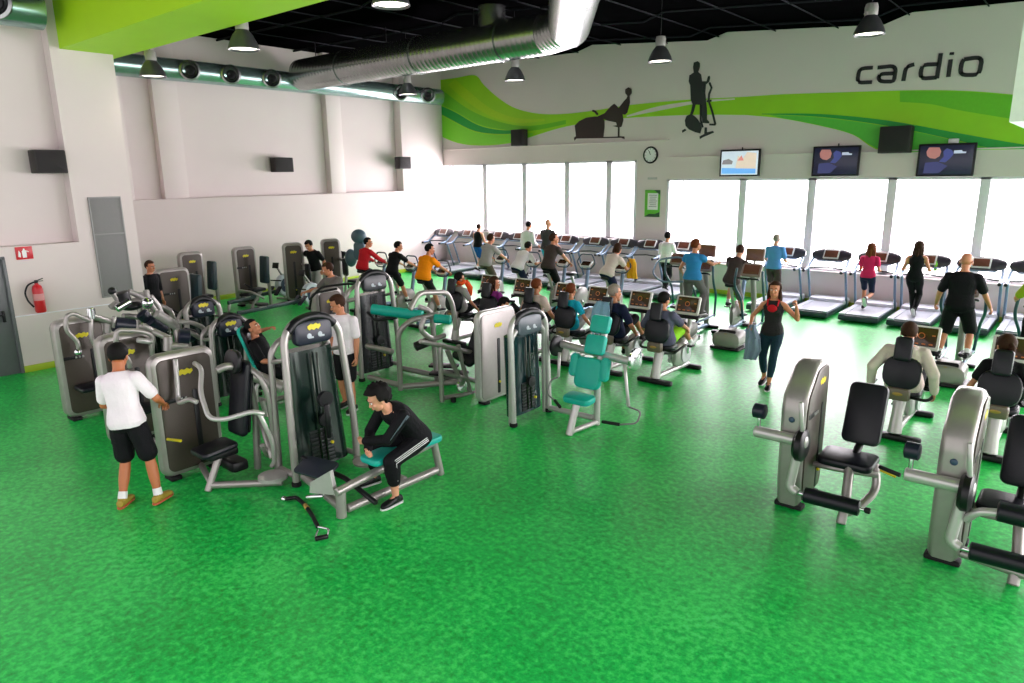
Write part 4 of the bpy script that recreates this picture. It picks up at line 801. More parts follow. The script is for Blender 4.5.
# leg extension and leg curl on the right
def leg_machine(t,curl):
    tower_panel(t,.68,1.5,.24,0,0,1,slot=.12)
    b=MB(); b.ball((-.0,-.375,.98),(.03,.012,.03)); b.build('casing_plug',mat('plug_blue',(.03,.06,.12),.4),t)
    b=MB(); b.tube([(-.34,-.42,.8),(.18,-.42,.8)],.058,n=14); b.build('pivot_shaft',SILV2,t)
    b=MB(); b.lathe([(0,-.05),(.13,-.05),(.16,-.02),(.16,.03),(.13,.05),(0,.05)],TR(.12,-.42,.76,0,PI/2,0),24); b.build('cam_disc',BLACK,t)
    b=MB(); b.cyl((-.36,-.42,1.02),(-.24,-.42,1.02),.075,18); b.build('counterweight',NAVY,t); bar('weight_stem',t,[(-.3,-.42,.82),(-.3,-.42,1.0)],.018,0,CHROME)
    bar('start_lever',t,[(.14,-.44,.82),(.1,-.46,1.2)],.022,0,SILV2)
    pad('seat',t,.52,.42,.08,TR(.42,.16,.50,.03),LEATHER,.08); pad('backrest',t,.37,.64,.09,TR(.46,.50,.90,PI/2-.33),LEATHER,.07)
    bar('back_bracket',t,[(.45,.2,.46),(.46,.42,.6)],.04,0,BLACK)
    bar('seat_post',t,[(.48,.0,.5),(.52,-.2,.18),(.52,-.3,0)],.045,.1); bar('seat_post',t,[(.66,.2,.5),(.72,.15,.25),(.6,-.1,.1),(.52,-.22,.08)],.04,.12); bar('side_rail',t,[(.05,.02,.42),(.35,-.02,.44),(.72,.12,.42)],.03,.08); bar('side_rail',t,[(.05,.2,.4),(.5,.2,.44)],.03)
    bar('swing_arm',t,[(.1,-.42,.7),(.06,-.46,.32),(.14,-.46,.28)],.045,.05,SILV2); bar('roller_shaft',t,[(.1,-.46,.28),(.74,-.42,.27)],.022,0,CHROME)
    b=MB(); b.cyl((.2,-.46,.28),(.70,-.42,.27),.075,20); b.build('shin_roller',LEATHER,t)
    bar('seat_handle',t,[(.72,.1,.52),(.92,.05,.5)],.022,0,BLACK); bar('adjuster_lever',t,[(.7,.2,.45),(.86,.18,.42)],.012,0,YEL)
    b=MB(); b.cyl((.74,-.42,.27),(.79,-.42,.27),.03); b.build('end_cap',BLACK,t)
    if curl:
        b=MB(); b.cyl((.34,-.4,.66),(.95,-.36,.64),.085,20); b.build('thigh_roller',LEATHER,t); bar('thigh_arm',t,[(.14,-.42,.52),(.22,-.46,.64),(.4,-.42,.66)],.035,.06,SILV2); bar('base_tube',t,[(.05,-.2,.12),(.7,-.28,.1)],.04)
t=thing('leg_extension_machine','silver leg extension machine with tall black backrest standing alone on the open floor','exercise machine',(-2.08,7.10,0),0,SG); leg_machine(t,0)
t=thing('leg_curl_machine','silver leg curl machine with two black rollers cut off by the right edge','exercise machine',(-.68,6.88,0),0,SG); leg_machine(t,1)
# handle bar on the floor
a=hz(286,499,.02); c=hz(325,537,.02)
t=thing('cable_handle','curved black cable bar with chrome end lying on the green floor','handle',(a.x,a.y,.0),0)
P=[hz(*q,.03) for q in ((286,499),(296,497),(305,505),(312,515),(318,527))]
bar('bar_body',t,P,.022,.08,BLACK,True); b=MB(); b.cyl(P[0]+V((0,0,-.0)),P[0]+V((-.04,-.02,0)),.028); b.build('end_cap',CHROME,t,True)
bar('grip_ring',t,[hz(*q,.03) for q in ((318,527),(329,529),(327,537),(315,538),(318,530))],.011,.04,CHROME,True); b=MB(); b.cyl(hz(315,539,.03),hz(328,536,.03),.024); b.build('hand_grip',BLACK,t,True)
b=MB(); b.cyl(P[2]+V((0,0,0)),P[2].lerp(P[3],.4),.025); b.build('centre_clip',GOLD,t,True)
# ---------------------------------------------------------------- cardio machines (user faces +Y)
def make_treadmill():
    t=thing('treadmill','x','treadmill',(0,0,0),0,'treadmills along the windows')
    b=MB(); b.box((0,.95,.1),(.84,1.86,.12),.025); b.build('base_frame',TMBLK,t)
    b=MB(); b.box((0,.8,.175),(.56,1.45,.03),.01); b.build('running_belt',BELT,t)
    for s in (-1,1): b=MB(); b.box((s*.35,.85,.178),(.13,1.62,.045),.015); b.build('side_rail',DECKM,t)
    b=MB(); b.slab(.86,.5,.16,.08,.05,TR(0,1.62,.2)); b.build('motor_cover',mat('motor_cover',(.55,.57,.64),.35,.1),t)
    for s in (-1,1):
        b=MB(); b.tube([(s*.43,1.55,.1),(s*.43,1.18,1.02)],.03); b.build('upright',BLUEM,t)
        b=MB(); b.tube([(s*.43,.82,1.0),(s*.43,1.12,1.02),(s*.42,1.4,1.2),(s*.38,1.5,1.28)],[.026]*2+[.035,.045] if 0 else .032,.1); hr=b.build('handrail',BLUEM,t)
        b=MB(); b.cyl((s*.43,.79,1.0),(s*.43,.86,1.0),.036); b.build('rail_cap',BLACK,hr)
    b=MB()
    R=[]
    for x,hh,dy in ((-.46,.05,0),(-.42,.11,.0),(-.25,.17,.0),(0,.185,0),(.25,.17,0),(.42,.11,0),(.46,.05,0)): R.append(ell(V((x,1.5,1.33)),V((0,.55,.83)),V((0,-.83,.55)),hh,.045,12))
    b.rings(R); c=b.build('console',mat('console_dark',(.045,.04,.055),.3),t)
    A=TR(0,1.455,1.36,PI/2-.55-.05)
    b=MB(); b.slab(.36,.25,.03,.02,.008,A); b.build('screen_bezel',WHITEP,c); b=MB(); b.slab(.30,.19,.02,.01,.004,A@TR(0,0,.012)); b.build('screen',BRSCR,c)
    b=MB(); b.box((0,1.36,1.2),(.6,.1,.03),.01); b.build('console_tray',BLUEM,c)
    b=MB(); b.tube([(-.43,1.2,1.03),(0,1.24,1.06),(.43,1.2,1.03)],.018,.1); b.build('cross_bar',BLACK,t)
    return t
tm=make_treadmill(); first=True
TMX=[(-18.5,'the far left corner, leftmost'),(-17.3,'the far left corner, second from the left'),(-15.85,None),(-14.95,None),(-14.0,None),(-13.0,None),(-11.9,None),(-10.9,None),(-10.0,None),(-8.95,None),(-6.1,None),(-5.02,None),(-3.95,None),(-2.95,None),(-1.92,None),(-.95,None)]
TML=['empty treadmill in the far left corner, leftmost of the row','empty treadmill second from the left corner, beside the man in black tank top','treadmill carrying the man in black tank top and blue shorts','empty treadmill between the runner in black tank top and the man in white','treadmill under the man in the long white shirt by the windows','treadmill under the shaven-headed man in dark shirt by the windows','empty treadmill right of the shaven-headed man in dark shirt','treadmill partly hidden behind the leaning woman in the white top','empty treadmill behind the yellow towel, below the green notice','treadmill under the dark-haired person in white shirt','treadmill under the man in blue t-shirt at the right windows','empty treadmill between the man in blue and the runner in pink','treadmill under the woman running in a pink top','treadmill under the ponytailed runner in black','treadmill in front of the bald man in black','rightmost treadmill in front of the person in yellow green']
for (x,_),lb in zip(TMX,TML):
    o=tm if first else copy_tree(tm); first=False; o.location=(x,16.75,0); o['label']=lb
def screen_marks(A,c,s=1):
    b=MB(); b.tube([A@V((.03*math.cos(a)*s,(.01+.03*math.sin(a))*s,.014)) for a in [k*PI/6 for k in range(12)]],.004*s,closed=True,n=5)
    for k in range(4): b.box((-.10*s+.065*k*s,-.075*s,.013),(.035*s,.012*s,.003),.001,M=A)
    for k in range(3): b.box((.11*s*(1 if k%2 else -1),(.06-.04*k)*s,.013),(.03*s,.012*s,.003),.001,M=A)
    b.build('display_marks',ORNG,c)
def make_recumbent():
    t=thing('recumbent_bike','x','exercise bike',(0,0,0),0,'recumbent bikes')
    b=MB(); b.slab(.62,.13,.07,.05,.02,TR(0,0,.04)); b.build('rear_foot',BLACK,t)
    b=MB(); b.slab(.5,.12,.07,.05,.02,TR(0,1.2,.04)); b.build('front_foot',BLACK,t)
    bar('base_rail',t,[(0,0,.1),(0,1.2,.09)],.045,0,SILV2)
    b=MB(); b.tube([(0,.02,.08),(0,.06,.3),(0,.14,.52)],[.085,.07,.075],n=14); b.build('seat_post',SILV2,t)
    b=MB(); b.tube([(0,.12,.5),(0,.95,.34)],.04); b.build('seat_rail',BLACK,t)
    pad('seat',t,.42,.36,.09,TR(0,.27,.58),LEATHER,.12)
    pad('backrest',t,.43,.42,.09,TR(0,.03,.88,PI/2-.2),LEATHER,.16); pad('head_pad',t,.2,.3,.08,TR(0,-.03,1.2,PI/2-.22),LEATHER,.04)
    b=MB(); b.box((0,-.03,.62),(.26,.12,.16),.03); s_=b.build('seat_box',mat('seat_box',(.16,.12,.09),.4),t); b=MB(); b.ball((0,-.092,.63),(.06,.006,.022)); b.build('maker_badge',GOLD,s_)
    for s in (-1,1):
        bar('side_handle',t,[(s*.1,.1,.56),(s*.32,.05,.56),(s*.36,.2,.62),(s*.36,.42,.64)],.02,.08,BLACK)
    R=[ell(V((0,y,z)),V((1,0,0)),V((0,0,1)),w_,h_,14,.8) for y,z,w_,h_ in ((.66,.30,.03,.12),(.72,.31,.075,.2),(.9,.33,.09,.24),(1.08,.36,.085,.22),(1.2,.42,.05,.15))]
    b=MB(); b.rings(R); h=b.build('drive_housing',SILV2,t)
    for s in (-1,1): b=MB(); b.lathe([(0,.0),(.17,.0),(.17,.02),(0,.03)],TR(s*.085,.92,.34,0,s*PI/2,0),20); b.build('side_disc',mat('disc_pale',(.55,.55,.58),.3,.2),h)
    for s in (-1,1): bar('crank',t,[(s*.12,.92,.34),(s*.14,.92-.04*s,.34+.15*s)],.016,0,CHROME); b=MB(); b.box((s*.19,.92-.04*s,.34+.15*s),(.1,.12,.03),.01); b.build('pedal',BLACK,t)
    bar('console_mast',t,[(0,1.12,.5),(0,1.2,.8),(0,1.16,1.08)],.035,.1,SILV2)
    A=TR(0,1.1,1.13,PI/2-.35); b=MB(); b.slab(.44,.33,.05,.03,.015,A); c=b.build('console',mat('console_white',(.7,.68,.66),.4),t); b=MB(); b.slab(.37,.26,.02,.015,.004,A@TR(0,.01,.022)); b.build('screen',SCRN,c); screen_marks(A@TR(0,.01,.022),c,1.3)
    bar('front_handle',t,[(-.22,.98,.9),(-.2,1.1,.92),(.2,1.1,.92),(.22,.98,.9)],.018,.05,BLACK); b=MB(); b.box((0,1.06,.95),(.5,.14,.04),.015,(.2,0,0)); b.build('bottle_tray',BLACK,t)
    return t
rb=make_recumbent(); RX=[(-9.85,9.9,'recumbent bike under the woman with orange scarf, leftmost of the row'),(-8.92,9.9,'recumbent bike under the woman in purple'),(-7.87,9.9,'recumbent bike under the person in pale pink top'),(-7.1,9.9,'recumbent bike under the woman in turquoise top'),(-6.2,9.9,'recumbent bike with blue towel over its backrest'),(-5.28,9.9,'recumbent bike under the man in grey purple t-shirt, nearest the aisle'),(-1.68,9.55,'recumbent bike under the man in the cream sweater'),(-.66,9.5,'recumbent bike under the ponytailed woman in black t-shirt')]
for i,(x,y,lb) in enumerate(RX):
    o=rb if i==0 else copy_tree(rb); o.location=(x,y,0); o['label']=lb
def make_upright():
    t=thing('upright_bike','x','exercise bike',(0,0,0),0,'upright bikes')
    b=MB(); b.slab(.55,.14,.07,.05,.02,TR(0,-.35,.04)); b.build('rear_foot',BLACK,t); b=MB(); b.slab(.5,.12,.07,.05,.02,TR(0,.75,.04)); b.build('front_foot',BLACK,t)
    bar('base_rail',t,[(0,-.35,.1),(0,.75,.09)],.05,0,BLUEM)
    R=[ell(V((0,y,z)),V((1,0,0)),V((0,0,1)),w_,h_,14,.8) for y,z,w_,h_ in ((-.02,.32,.04,.16),(.1,.36,.08,.26),(.3,.38,.085,.29),(.48,.4,.07,.24),(.56,.42,.03,.15))]
    b=MB(); b.rings(R); b.build('drive_housing',GREYC,t)
    bar('seat_post',t,[(0,.12,.45),(0,-.12,1.0)],.035,0,SILV2); b=MB(); b.slab(.24,.27,.07,.1,.03,TR(0,-.12,1.03)); b.build('saddle',BLACK,t)
    bar('mast',t,[(0,.48,.5),(0,.62,1.2)],.045,0,BLUEM)
    b=MB(); b.tube([(x,.5+.12*(z),1.22+z) for x,z in ((-.14,-.14),(.14,-.14),(.27,.02),(.16,.22),(-.16,.22),(-.27,.02))],.018,.06,closed=True,n=8); b.build('hex_handle',mat('handle_slate',(.05,.07,.10),.4),t)
    A=TR(0,.5,1.2,PI/2-.9); b=MB(); b.slab(.3,.2,.04,.03,.012,A); c=b.build('console',WHITEP,t); b=MB(); b.slab(.24,.14,.02,.01,.004,A@TR(0,0,.016)); b.build('screen',SCRN,c)
    for s in (-1,1): bar('crank',t,[(s*.1,.2,.36),(s*.12,.2+.06*s,.36-.16*s)],.016,0,CHROME); b=MB(); b.box((s*.17,.2+.06*s,.36-.16*s),(.09,.11,.03),.01); b.build('pedal',BLACK,t)
    return t
ub=make_upright(); UB=[(-14.2,11.2,'upright bike under the man in the red shirt'),(-12.95,11.1,'upright bike under the man in black between the red and orange shirts'),(-11.6,10.85,'upright bike under the man in the orange t-shirt'),(-12.1,13.5,'upright bike under the man in the pale grey t-shirt'),(-10.95,13.4,'upright bike under the man bending forward in white t-shirt'),(-10.3,13.8,'upright bike under the man in brown shirt and black shorts'),(-9.6,13.8,'empty upright bike with hexagonal handle loop'),(-8.55,13.7,'upright bike ridden by the leaning woman with yellow towel'),(-5.85,14.3,'upright bike under the person in brown t-shirt with pale back stripe')]
for i,(x,y,lb) in enumerate(UB):
    o=ub if i==0 else copy_tree(ub); o.location=(x,y,0); o['label']=lb
def make_elliptical(tv=0):
    t=thing('elliptical_trainer','x','elliptical trainer',(0,0,0),0,'elliptical trainers')
    R=[ell(V((0,y,z)),V((1,0,0)),V((0,0,1)),w_,h_,16,.6) for y,z,w_,h_ in ((-.02,.17,.2,.09),(.03,.18,.27,.15),(.2,.2,.28,.17),(.42,.2,.27,.16),(.52,.16,.2,.1))]
    b=MB(); b.rings(R); h=b.build('rear_housing',GREYC,t); b=MB(); b.slab(.34,.18,.03,.04,.01,TR(0,.06,.31,.75)); b.build('housing_insert',BLACK,h); b=MB(); b.ball((0,.035,.31),(.06,.02,.012)); b.build('maker_badge',GOLD,h)
    b=MB(); b.slab(.6,.6,.05,.06,.02,TR(0,.25,.03)); b.build('rear_foot',BLACK,t); b=MB(); b.slab(.5,.12,.07,.05,.02,TR(0,1.5,.04)); b.build('front_foot',BLACK,t)
    bar('base_rail',t,[(0,.4,.08),(0,1.5,.08)],.05,0,BLUEM); bar('mast',t,[(0,1.42,.1),(0,1.36,.8),(0,1.2,1.4)],.055,.2,GREYC)
    for s in (-1,1):
        b=MB(); b.slab(.17,.4,.06,.05,.02,TR(s*.15,.7+.12*s,.34+.05*s,-.05)); b.build('foot_pedal',BLACK,t); bar('pedal_arm',t,[(s*.17,.3,.3),(s*.17,.95,.30),(s*.2,1.35,.34)],.025,.1,BLUEM)
        bar('swing_lever',t,[(s*.2,1.36,.3),(s*.24,1.3,.8),(s*.34,1.0-.1*s,1.1),(s*.3,1.02-.1*s,1.45)],.025,.15,mat('lever_teal',(.03,.09,.12),.35))
    A=TR(0,1.14,1.42,PI/2-.5); b=MB(); b.slab(.4,.28,.05,.04,.015,A); c=b.build('console',mat('console_taupe',(.25,.18,.16),.4),t); b=MB(); b.slab(.32,.2,.02,.015,.004,A@TR(0,.01,.02)); b.build('screen',BRSCR,c)
    bar('console_handle',t,[(-.2,1.02,1.25),(-.22,.92,1.28),(.22,.92,1.28),(.2,1.02,1.25)],.018,.05,BLACK)
    if tv: A=TR(0,1.28,1.72,PI/2-.15); b=MB(); b.slab(.38,.26,.05,.02,.01,A); c=b.build('upper_screen',mat('console_taupe',(.25,.18,.16),.4),t); b=MB(); b.slab(.34,.22,.02,.01,.004,A@TR(0,0,.02)); b.build('screen',BRSCR,c); bar('screen_post',t,[(0,1.22,1.4),(0,1.3,1.72)],.025,0,GREYC)
    return t
el=make_elliptical(0); el.location=(-1.6,12.5,0); el['label']='elliptical trainer with rounded grey rear housing under the bald man in black'
e2=copy_tree(el); e2.location=(-.55,12.3,0); e2['label']='elliptical trainer under the person in yellow green, at the right edge'
et=make_elliptical(1); et.location=(-6.42,12.9,0); et['label']='elliptical trainer with double screens under the woman in the blue top'
e3=copy_tree(et); e3.location=(-5.3,12.7,0); e3['label']='empty elliptical trainer with grey rear housing left of the walking woman'
e4=copy_tree(el); e4.location=(-7.35,13.6,0); e4['label']='empty elliptical trainer with dark looped handles below the person in white shirt'
bar('loop_handle',e4,[(.3,1.0,.95),(-.3,.9,.9),(-.5,.8,1.1),(-.45,1.0,1.4),(0,1.1,1.48),(.45,1.0,1.4)],.022,.12,BLUEM)
# ---------------------------------------------------------------- people
GP='people in the gym'
def M_(n,c,r=.75): return mat('cloth_'+n,c,r,spec=.2,bump=(35,.35),noise_c=(8,.12))
WH=M_('white',(.86,.78,.83)); BK=M_('black',(.004,.004,.006)); OR=M_('orange',(1,.27,.0)); RD=M_('red',(.55,.01,.02)); GY=M_('grey',(.40,.37,.37)); BR=M_('brown',(.06,.042,.04)); BL=M_('blue',(.03,.24,.52)); TQ=M_('turquoise',(.01,.42,.62)); PU=M_('purple',(.28,.03,.25)); PK=M_('pink',(.7,.02,.12)); PP=M_('pale_pink',(.80,.60,.56)); NV=M_('navy',(.01,.015,.05)); SL=M_('slate',(.10,.10,.16)); CR=M_('cream',(.72,.60,.55)); DB=M_('dark_blue',(.01,.10,.40)); TA=M_('taupe',(.14,.13,.13)); YG=M_('lime',(.35,.45,.02)); LB=M_('light_blue',(.10,.30,.66)); KH=M_('khaki',(.12,.10,.07)); LG=M_('light_grey',(.42,.40,.40))
STW=mat('stripe_white',(.75,.75,.75),.6)
def pp(px,py,Y=None,X=None):
    p=hy(px,py,Y) if Y is not None else hx(px,py,X); return p
tee=lambda m_,sl=.33: (m_,sl,.018,-.09)
ped=dict(fl=(-.15,.78,.42),fr=(.15,.95,.56),kp=(0,.2,1))
def recumbent(px,py,x,y,label,top,bot,hair,**k):
    z=hy(px,py,y+.18).z; k.setdefault('fem',0); dz=z-(.68+.83)
    H=1.72+max(-.12,min(.12,dz*1.0))
    a=dict(H=H,pz=.70,pxy=(0,.24),lean=(0,-.26),curl=.25,hl=(-.34,.36,.70),hr=(.34,.36,.70),fl=(-.17,.86,.25),fr=(.17,.90,.56),kp=(0,.3,1),epl=(-.6,-.8,-.2),epr=(.6,-.8,-.2),look=(0,-.1),toe=(.5,.6),palm=((1,0,-.3),(-1,0,-.3)))
    a.update(k); o=person(label,(x,y,0),0,top=top,bot=bot,hair=hair,**a); o['group']=GP; return o
recumbent(465,274,-9.85,9.9,'woman with orange scarf round her neck sitting on the leftmost recumbent bike',(LG,.33,.012,-.09),(BK,.9,.012),('black','bob'),fem=1,look=(-.5,-.1))
recumbent(497,278,-8.92,9.9,'woman in purple top with dark hair on a recumbent bike',(PU,.33,.012,-.09),(BK,.9,.012),('brown','long'),fem=1,look=(-.9,-.1))
recumbent(540,277,-7.87,9.9,'person with auburn hair in pale pink top on a recumbent bike',(PP,.33,.014,-.09),(BK,1,.012),('red','short'),look=(-.2,-.1))
recumbent(573,283,-7.1,9.9,'woman with auburn hair in bright turquoise top on a recumbent bike',(TQ,.28,.014,-.09),(LG,1,.02),('red','short'),fem=1,fr=(.17,.8,.6))
recumbent(620,280,-6.2,9.9,'grey-haired man in navy t-shirt on the bike with the blue towel',(NV,.4,.018,-.09),(BK,.5,.02),('grey','short'),look=(-.6,-.05))
recumbent(668,290,-5.28,9.9,'dark-haired man in grey purple t-shirt and neon shorts on the bike nearest the aisle',(SL,.4,.024,-.1),(M_('neon',(.35,.8,.03)),.38,.03),('black','short'),girth=1.12,sock=WHITEP,shoe=WHITEP,hr=(.25,.75,.75),look=(-.3,-.2))
recumbent(909,318,-1.68,9.55,'man in cream sweater seen from behind on a recumbent bike',(CR,.97,.03,-.1),(BK,.9,.02),('brown','short'),girth=1.15,hl=(-.36,.12,.66),hr=(.36,.14,.66),look=(.1,-.15))
recumbent(995,331,-.66,9.5,'ponytailed woman in black t-shirt seen from behind on a recumbent bike',(BK,.3,.014,-.09),(BK,.9,.012),('brown','pony'),fem=1,hl=(-.36,.1,.62),hr=(.40,.1,.62),look=(.5,-.1))
def upright(px,py,x,y,label,top,bot,hair,**k):
    z=hy(px,py,y+.1).z; H=max(1.62,min(1.88,1.75+(z-1.92)))
    a=dict(H=H,pz=1.13,pxy=(0,-.12),lean=(0,.25),curl=.3,hl=(-.24,.46,1.2),hr=(.24,.46,1.2),fl=(-.16,.14,.60),fr=(.16,.26,.30),kp=(0,1,.4),epl=(-.5,-.6,-.5),epr=(.5,-.6,-.5),look=(0,-.05),palm=((0,0,-1),(0,0,-1)),sock=WHITEP)
    a.update(k); o=person(label,(x,y,0),0,top=top,bot=bot,hair=hair,**a); o['group']=GP; return o
upright(365,238,-14.2,11.2,'man in red long-sleeved shirt with white print on the back',(RD,.95,.018,-.09),(BK,1,.015),('black','short'),look=(-.9,0))
upright(393,243,-12.95,11.1,'man in black t-shirt and shorts on a bike between red and orange shirts',tee(BK),(BK,.42,.025),('black','short'),look=(-.6,-.2))
upright(418,243,-11.6,10.85,'man in bright orange t-shirt on an upright bike',tee(OR,.3),(BK,.42,.025),('black','short'),girth=1.1,look=(-.6,-.1))
upright(487,233,-12.1,13.5,'man in pale grey t-shirt on an upright bike',tee(GY),(KH,.4,.03),('brown','short'),look=(-.2,-.1))
upright(521,243,-10.95,13.4,'man in white t-shirt bending forward over a bike',tee(WH),(NV,.42,.025),('black','short'),lean=(.1,.6),curl=.45,look=(-.2,-.2))
upright(541,231,-10.3,13.8,'man with brown hair in sleeveless brown shirt and black shorts with white side stripe',tee(BR,.2),(BK,.42,.03),('brown','short'),look=(-.7,.1),pz=1.16)
upright(615,241,-8.55,13.7,'woman with dark bobbed hair in white top leaning forward',tee(CR,.25),(NV,.3,.03),('brown','bob'),fem=1,lean=(.15,.55),hl=(-.2,.46,1.15))
upright(739,245,-5.85,14.3,'person in brown t-shirt with pale stripe down the back',tee(BR,.35),(TA,.5,.02),('brown','crop'),skin=SKIN3,lean=(.15,.15))
def on_tm(px,py,x,label,top,bot,hair,Y=17.35,run=0,**k):
    z=hy(px,py,Y).z; H=max(1.6,min(1.88,z-.19)); x=hy(px,py,Y).x*.6+x*.4
    a=dict(H=H,pz=.19+.93*H/1.75-.03,lean=(0,.08),hl=(-.22,.34,1.15),hr=(.22,.32,1.17),epl=(-.3,-1,-.6),epr=(.3,-1,-.6),fl=(-.11,.22,.28),fr=(.11,-.22,.33),kp=(0,1,.1),toe=(0,-.4),palm=((0,0,-1),(0,0,-1)),sock=WHITEP)
    if run: a.update(hl=(-.14,.30,1.22),hr=(.2,.16,1.14),fl=(-.06,.12,.29),fr=(.09,-.42,.55),toe=(0,-1.0),curl=.1)
    a.update(k); o=person(label,(x,Y,0),0,top=top,bot=bot,hair=hair,**a); o['group']=GP; return o
on_tm(475,222,-15.85,'man in black tank top and blue shorts on a treadmill',(BK,0,.014,-.09),(DB,.42,.03),('brown','crop'),skin=SKIN3)
on_tm(527,219,-14.0,'man in long white shirt leaning forward on a treadmill',tee(WH,.9),(LG,1,.02),('black','crop'),lean=(0,.22))
on_tm(545,217,-13.0,'shaven-headed man in dark shirt and turquoise shorts on a treadmill',tee(M_('charcoal',(.06,.05,.06))),(TQ,.42,.035),None,skin=SKIN3)
on_tm(665,230,-8.95,'dark-haired person in white shirt and black trousers walking on a treadmill',tee(WH,.6),(BK,1,.012),('black','short'))
on_tm(776,232,-6.1,'man in blue t-shirt and dark shorts on a treadmill by the right windows',tee(LB),(BR,.45,.03),('grey','crop'),skin=SKIN3)
on_tm(871,244,-3.95,'woman with long brown hair in pink top and navy shorts running',(PK,.28,.012,-.09),(NV,.42,.006),('red','long'),fem=1,run=1)
on_tm(917,239,-2.95,'woman in black tank top and leggings running with hair tied back',(BK,0,.01,-.09),(BK,1,.004),('brown','long'),fem=1,run=1,fl=(.03,.1,.28),fr=(.08,-.1,.36),hl=(-.22,.24,1.22),hr=(.24,.26,1.24))
def on_el(x,y,label,top,bot,hair,**k):
    a=dict(H=1.78,pz=1.22,pxy=(0,.62),lean=(0,.1),hl=(-.34,1.02,1.36),hr=(.3,.9,1.4),fl=(-.15,.58,.42),fr=(.15,.78,.50),kp=(0,1,.1),palm=((1,0,0),(-1,0,0)),sock=WHITEP)
    a.update(k); o=person(label,(x,y,0),0,top=top,bot=bot,hair=hair,**a); o['group']=GP; return o
on_el(-1.6,12.5,'bald man in black t-shirt and black shorts on an elliptical trainer',tee(BK,.36),(BK,.46,.035),None,girth=1.08,H=1.84,hl=(-.36,.85,1.18),hr=(.40,.9,1.16),look=(-.1,-.2),fl=(-.18,.45,.42),fr=(.2,.5,.46))
on_el(-.55,12.3,'person in yellow green t-shirt cut off by the right edge',tee(YG,.36),(BK,.9,.01),('brown','short'),H=1.72)
on_el(-6.42,12.9,'woman with auburn hair in bright blue top and grey trousers on an elliptical',(BL,.12,.014,-.1),(TA,1,.02),('red','short'),fem=1,girth=1.12,hl=(-.34,.86,1.25),hr=(.34,1.1,1.5),H=1.74,look=(-.5,0))
# walking woman
p=hz(768,386,0)
w=person('woman in black and red tank top walking towards the viewer with a grey towel',(p.x,p.y,0),PI+.12,H=1.72,pz=.9,top=(M_('tank',(.02,.018,.02)),0,.012,-.09),bot=(M_('legging',(.008,.03,.05)),.82,.004),hair=('brown','long'),fem=1,hl=(-.36,.16,1.36),hr=(.30,.16,1.0),epl=(-.5,-.2,-1),epr=(.5,-.8,-.2),fl=(-.04,.16,.08),fr=(.10,-.14,.1),toe=(0,-.2),look=(0,.1),palm=((0,.5,1),(0,-.2,-1)),grip=.8,shoe=BLACK,vox=.010); w['group']=GP
b=MB(); b.ball((0,.118,1.285),(.075,.032,.06)); b.tube([(-.075,.115,1.32),(-.085,.06,1.41),(-.07,0,1.43)],.012,n=6); b.tube([(.075,.115,1.32),(.085,.06,1.41),(.07,0,1.43)],.012,n=6); b.build('inner_top',RD,w)
# near left man
p=hz(145,503,0)
w=person('man in white t-shirt and black shorts standing with his back to the camera',(p.x-.05,p.y,0),.6,H=1.76,pz=.92,pxy=(-.05,0),lean=(-.13,.08),curl=.15,top=tee(WH,.36),bot=(BK,.42,.035),hair=('black','short'),hl=(-.2,.3,.98),hr=(.16,.33,1.0),epl=(-.6,-.5,-.3),epr=(.6,-.4,-.3),fl=(-.14,-.12,.08),fr=(.2,-.02,.09),look=(.2,-.3),skin=SKIN2,sock=WHITEP,shoe=(mat('shoe_yellow',(.35,.25,.03),.5),mat('shoe_sole',(.5,.12,.05),.5)),vox=.009); w['group']=GP
# man in tracksuit on the turquoise bench
rz=3.02; pv=hz(416,437,.63); base=V((pv.x,pv.y,0))
def wl(v): return MX.Rotation(-rz,3,'Z')@(V(v)-base)
w=person('curly-haired man in black tracksuit with white stripes sitting forward on the turquoise bench',base,rz,H=1.78,pz=.65,lean=(0,.5),curl=.6,top=(M_('tracksuit',(.004,.004,.006)),1,.02,-.09),bot=(M_('tracksuit',(.004,.004,.006)),.76,.026),hair=('black','curly'),hl=wl(hz(366,441,.70)),hr=wl(hz(368,449,.62)),epl=(-.7,.0,-.5),epr=(.7,.0,-.5),fl=wl(hz(396,497,.09)),fr=wl(hz(374,477,.09)),kp=(0,1,.7),look=(-.25,-.45),grip=.9,palm=((1,0,0),(-1,0,0)),stripe=STW,vox=.009,skin=SKIN3,sock=None); w['group']=GP
# two men behind low row
p=hx(328,292,-8.3)
w=person('man in white t-shirt looking down behind the tall dark machine',(-8.2,6.0,0),3.44,H=1.76,top=tee(WH,.36),bot=(BK,.45,.03),hair=('brown','short'),look=(-.85,-.4),lean=(0,.05),fl=(-.12,.05,.08),fr=(.12,-.08,.08),vox=.011); w['group']=GP
w=person('dark-haired man in grey polo shirt reaching forward over a machine',(-11.6,8.4,0),3.34,H=1.76,top=(M_('polo',(.16,.14,.14)),.36,.02,-.09),bot=(BK,.9,.02),hair=('brown','short'),look=(-.8,-.35),lean=(.1,.12),curl=.15,pz=.93,hl=(.12,.5,1.12),hr=(.55,.3,1.12),vox=.012); w['group']=GP
w=person('man in black t-shirt and white shorts looking down beside a brown weight tower',(-16.4,11.2,0),3.5,H=1.78,top=tee(BK),bot=(LG,.45,.04),hair=('black','short'),look=(-.3,-.6),lean=(0,.12),curl=.25,hl=(-.3,.1,.9),hr=(.5,.1,1.35)); w['group']=GP
q=hz(338,243,1.42)
w=person('young man in black with green trim sitting with folded arms by the left wall',(q.x,q.y,0),-2.6,H=1.68,pz=.70,lean=(0,.05),top=tee(BK,.4),bot=(BK,1,.02),hair=('black','short'),hl=(.08,.24,1.0),hr=(-.08,.26,1.02),fl=(-.12,.42,.08),fr=(.2,.44,.08),kp=(0,1,.6),look=(-.2,-.1)); w['group']=GP
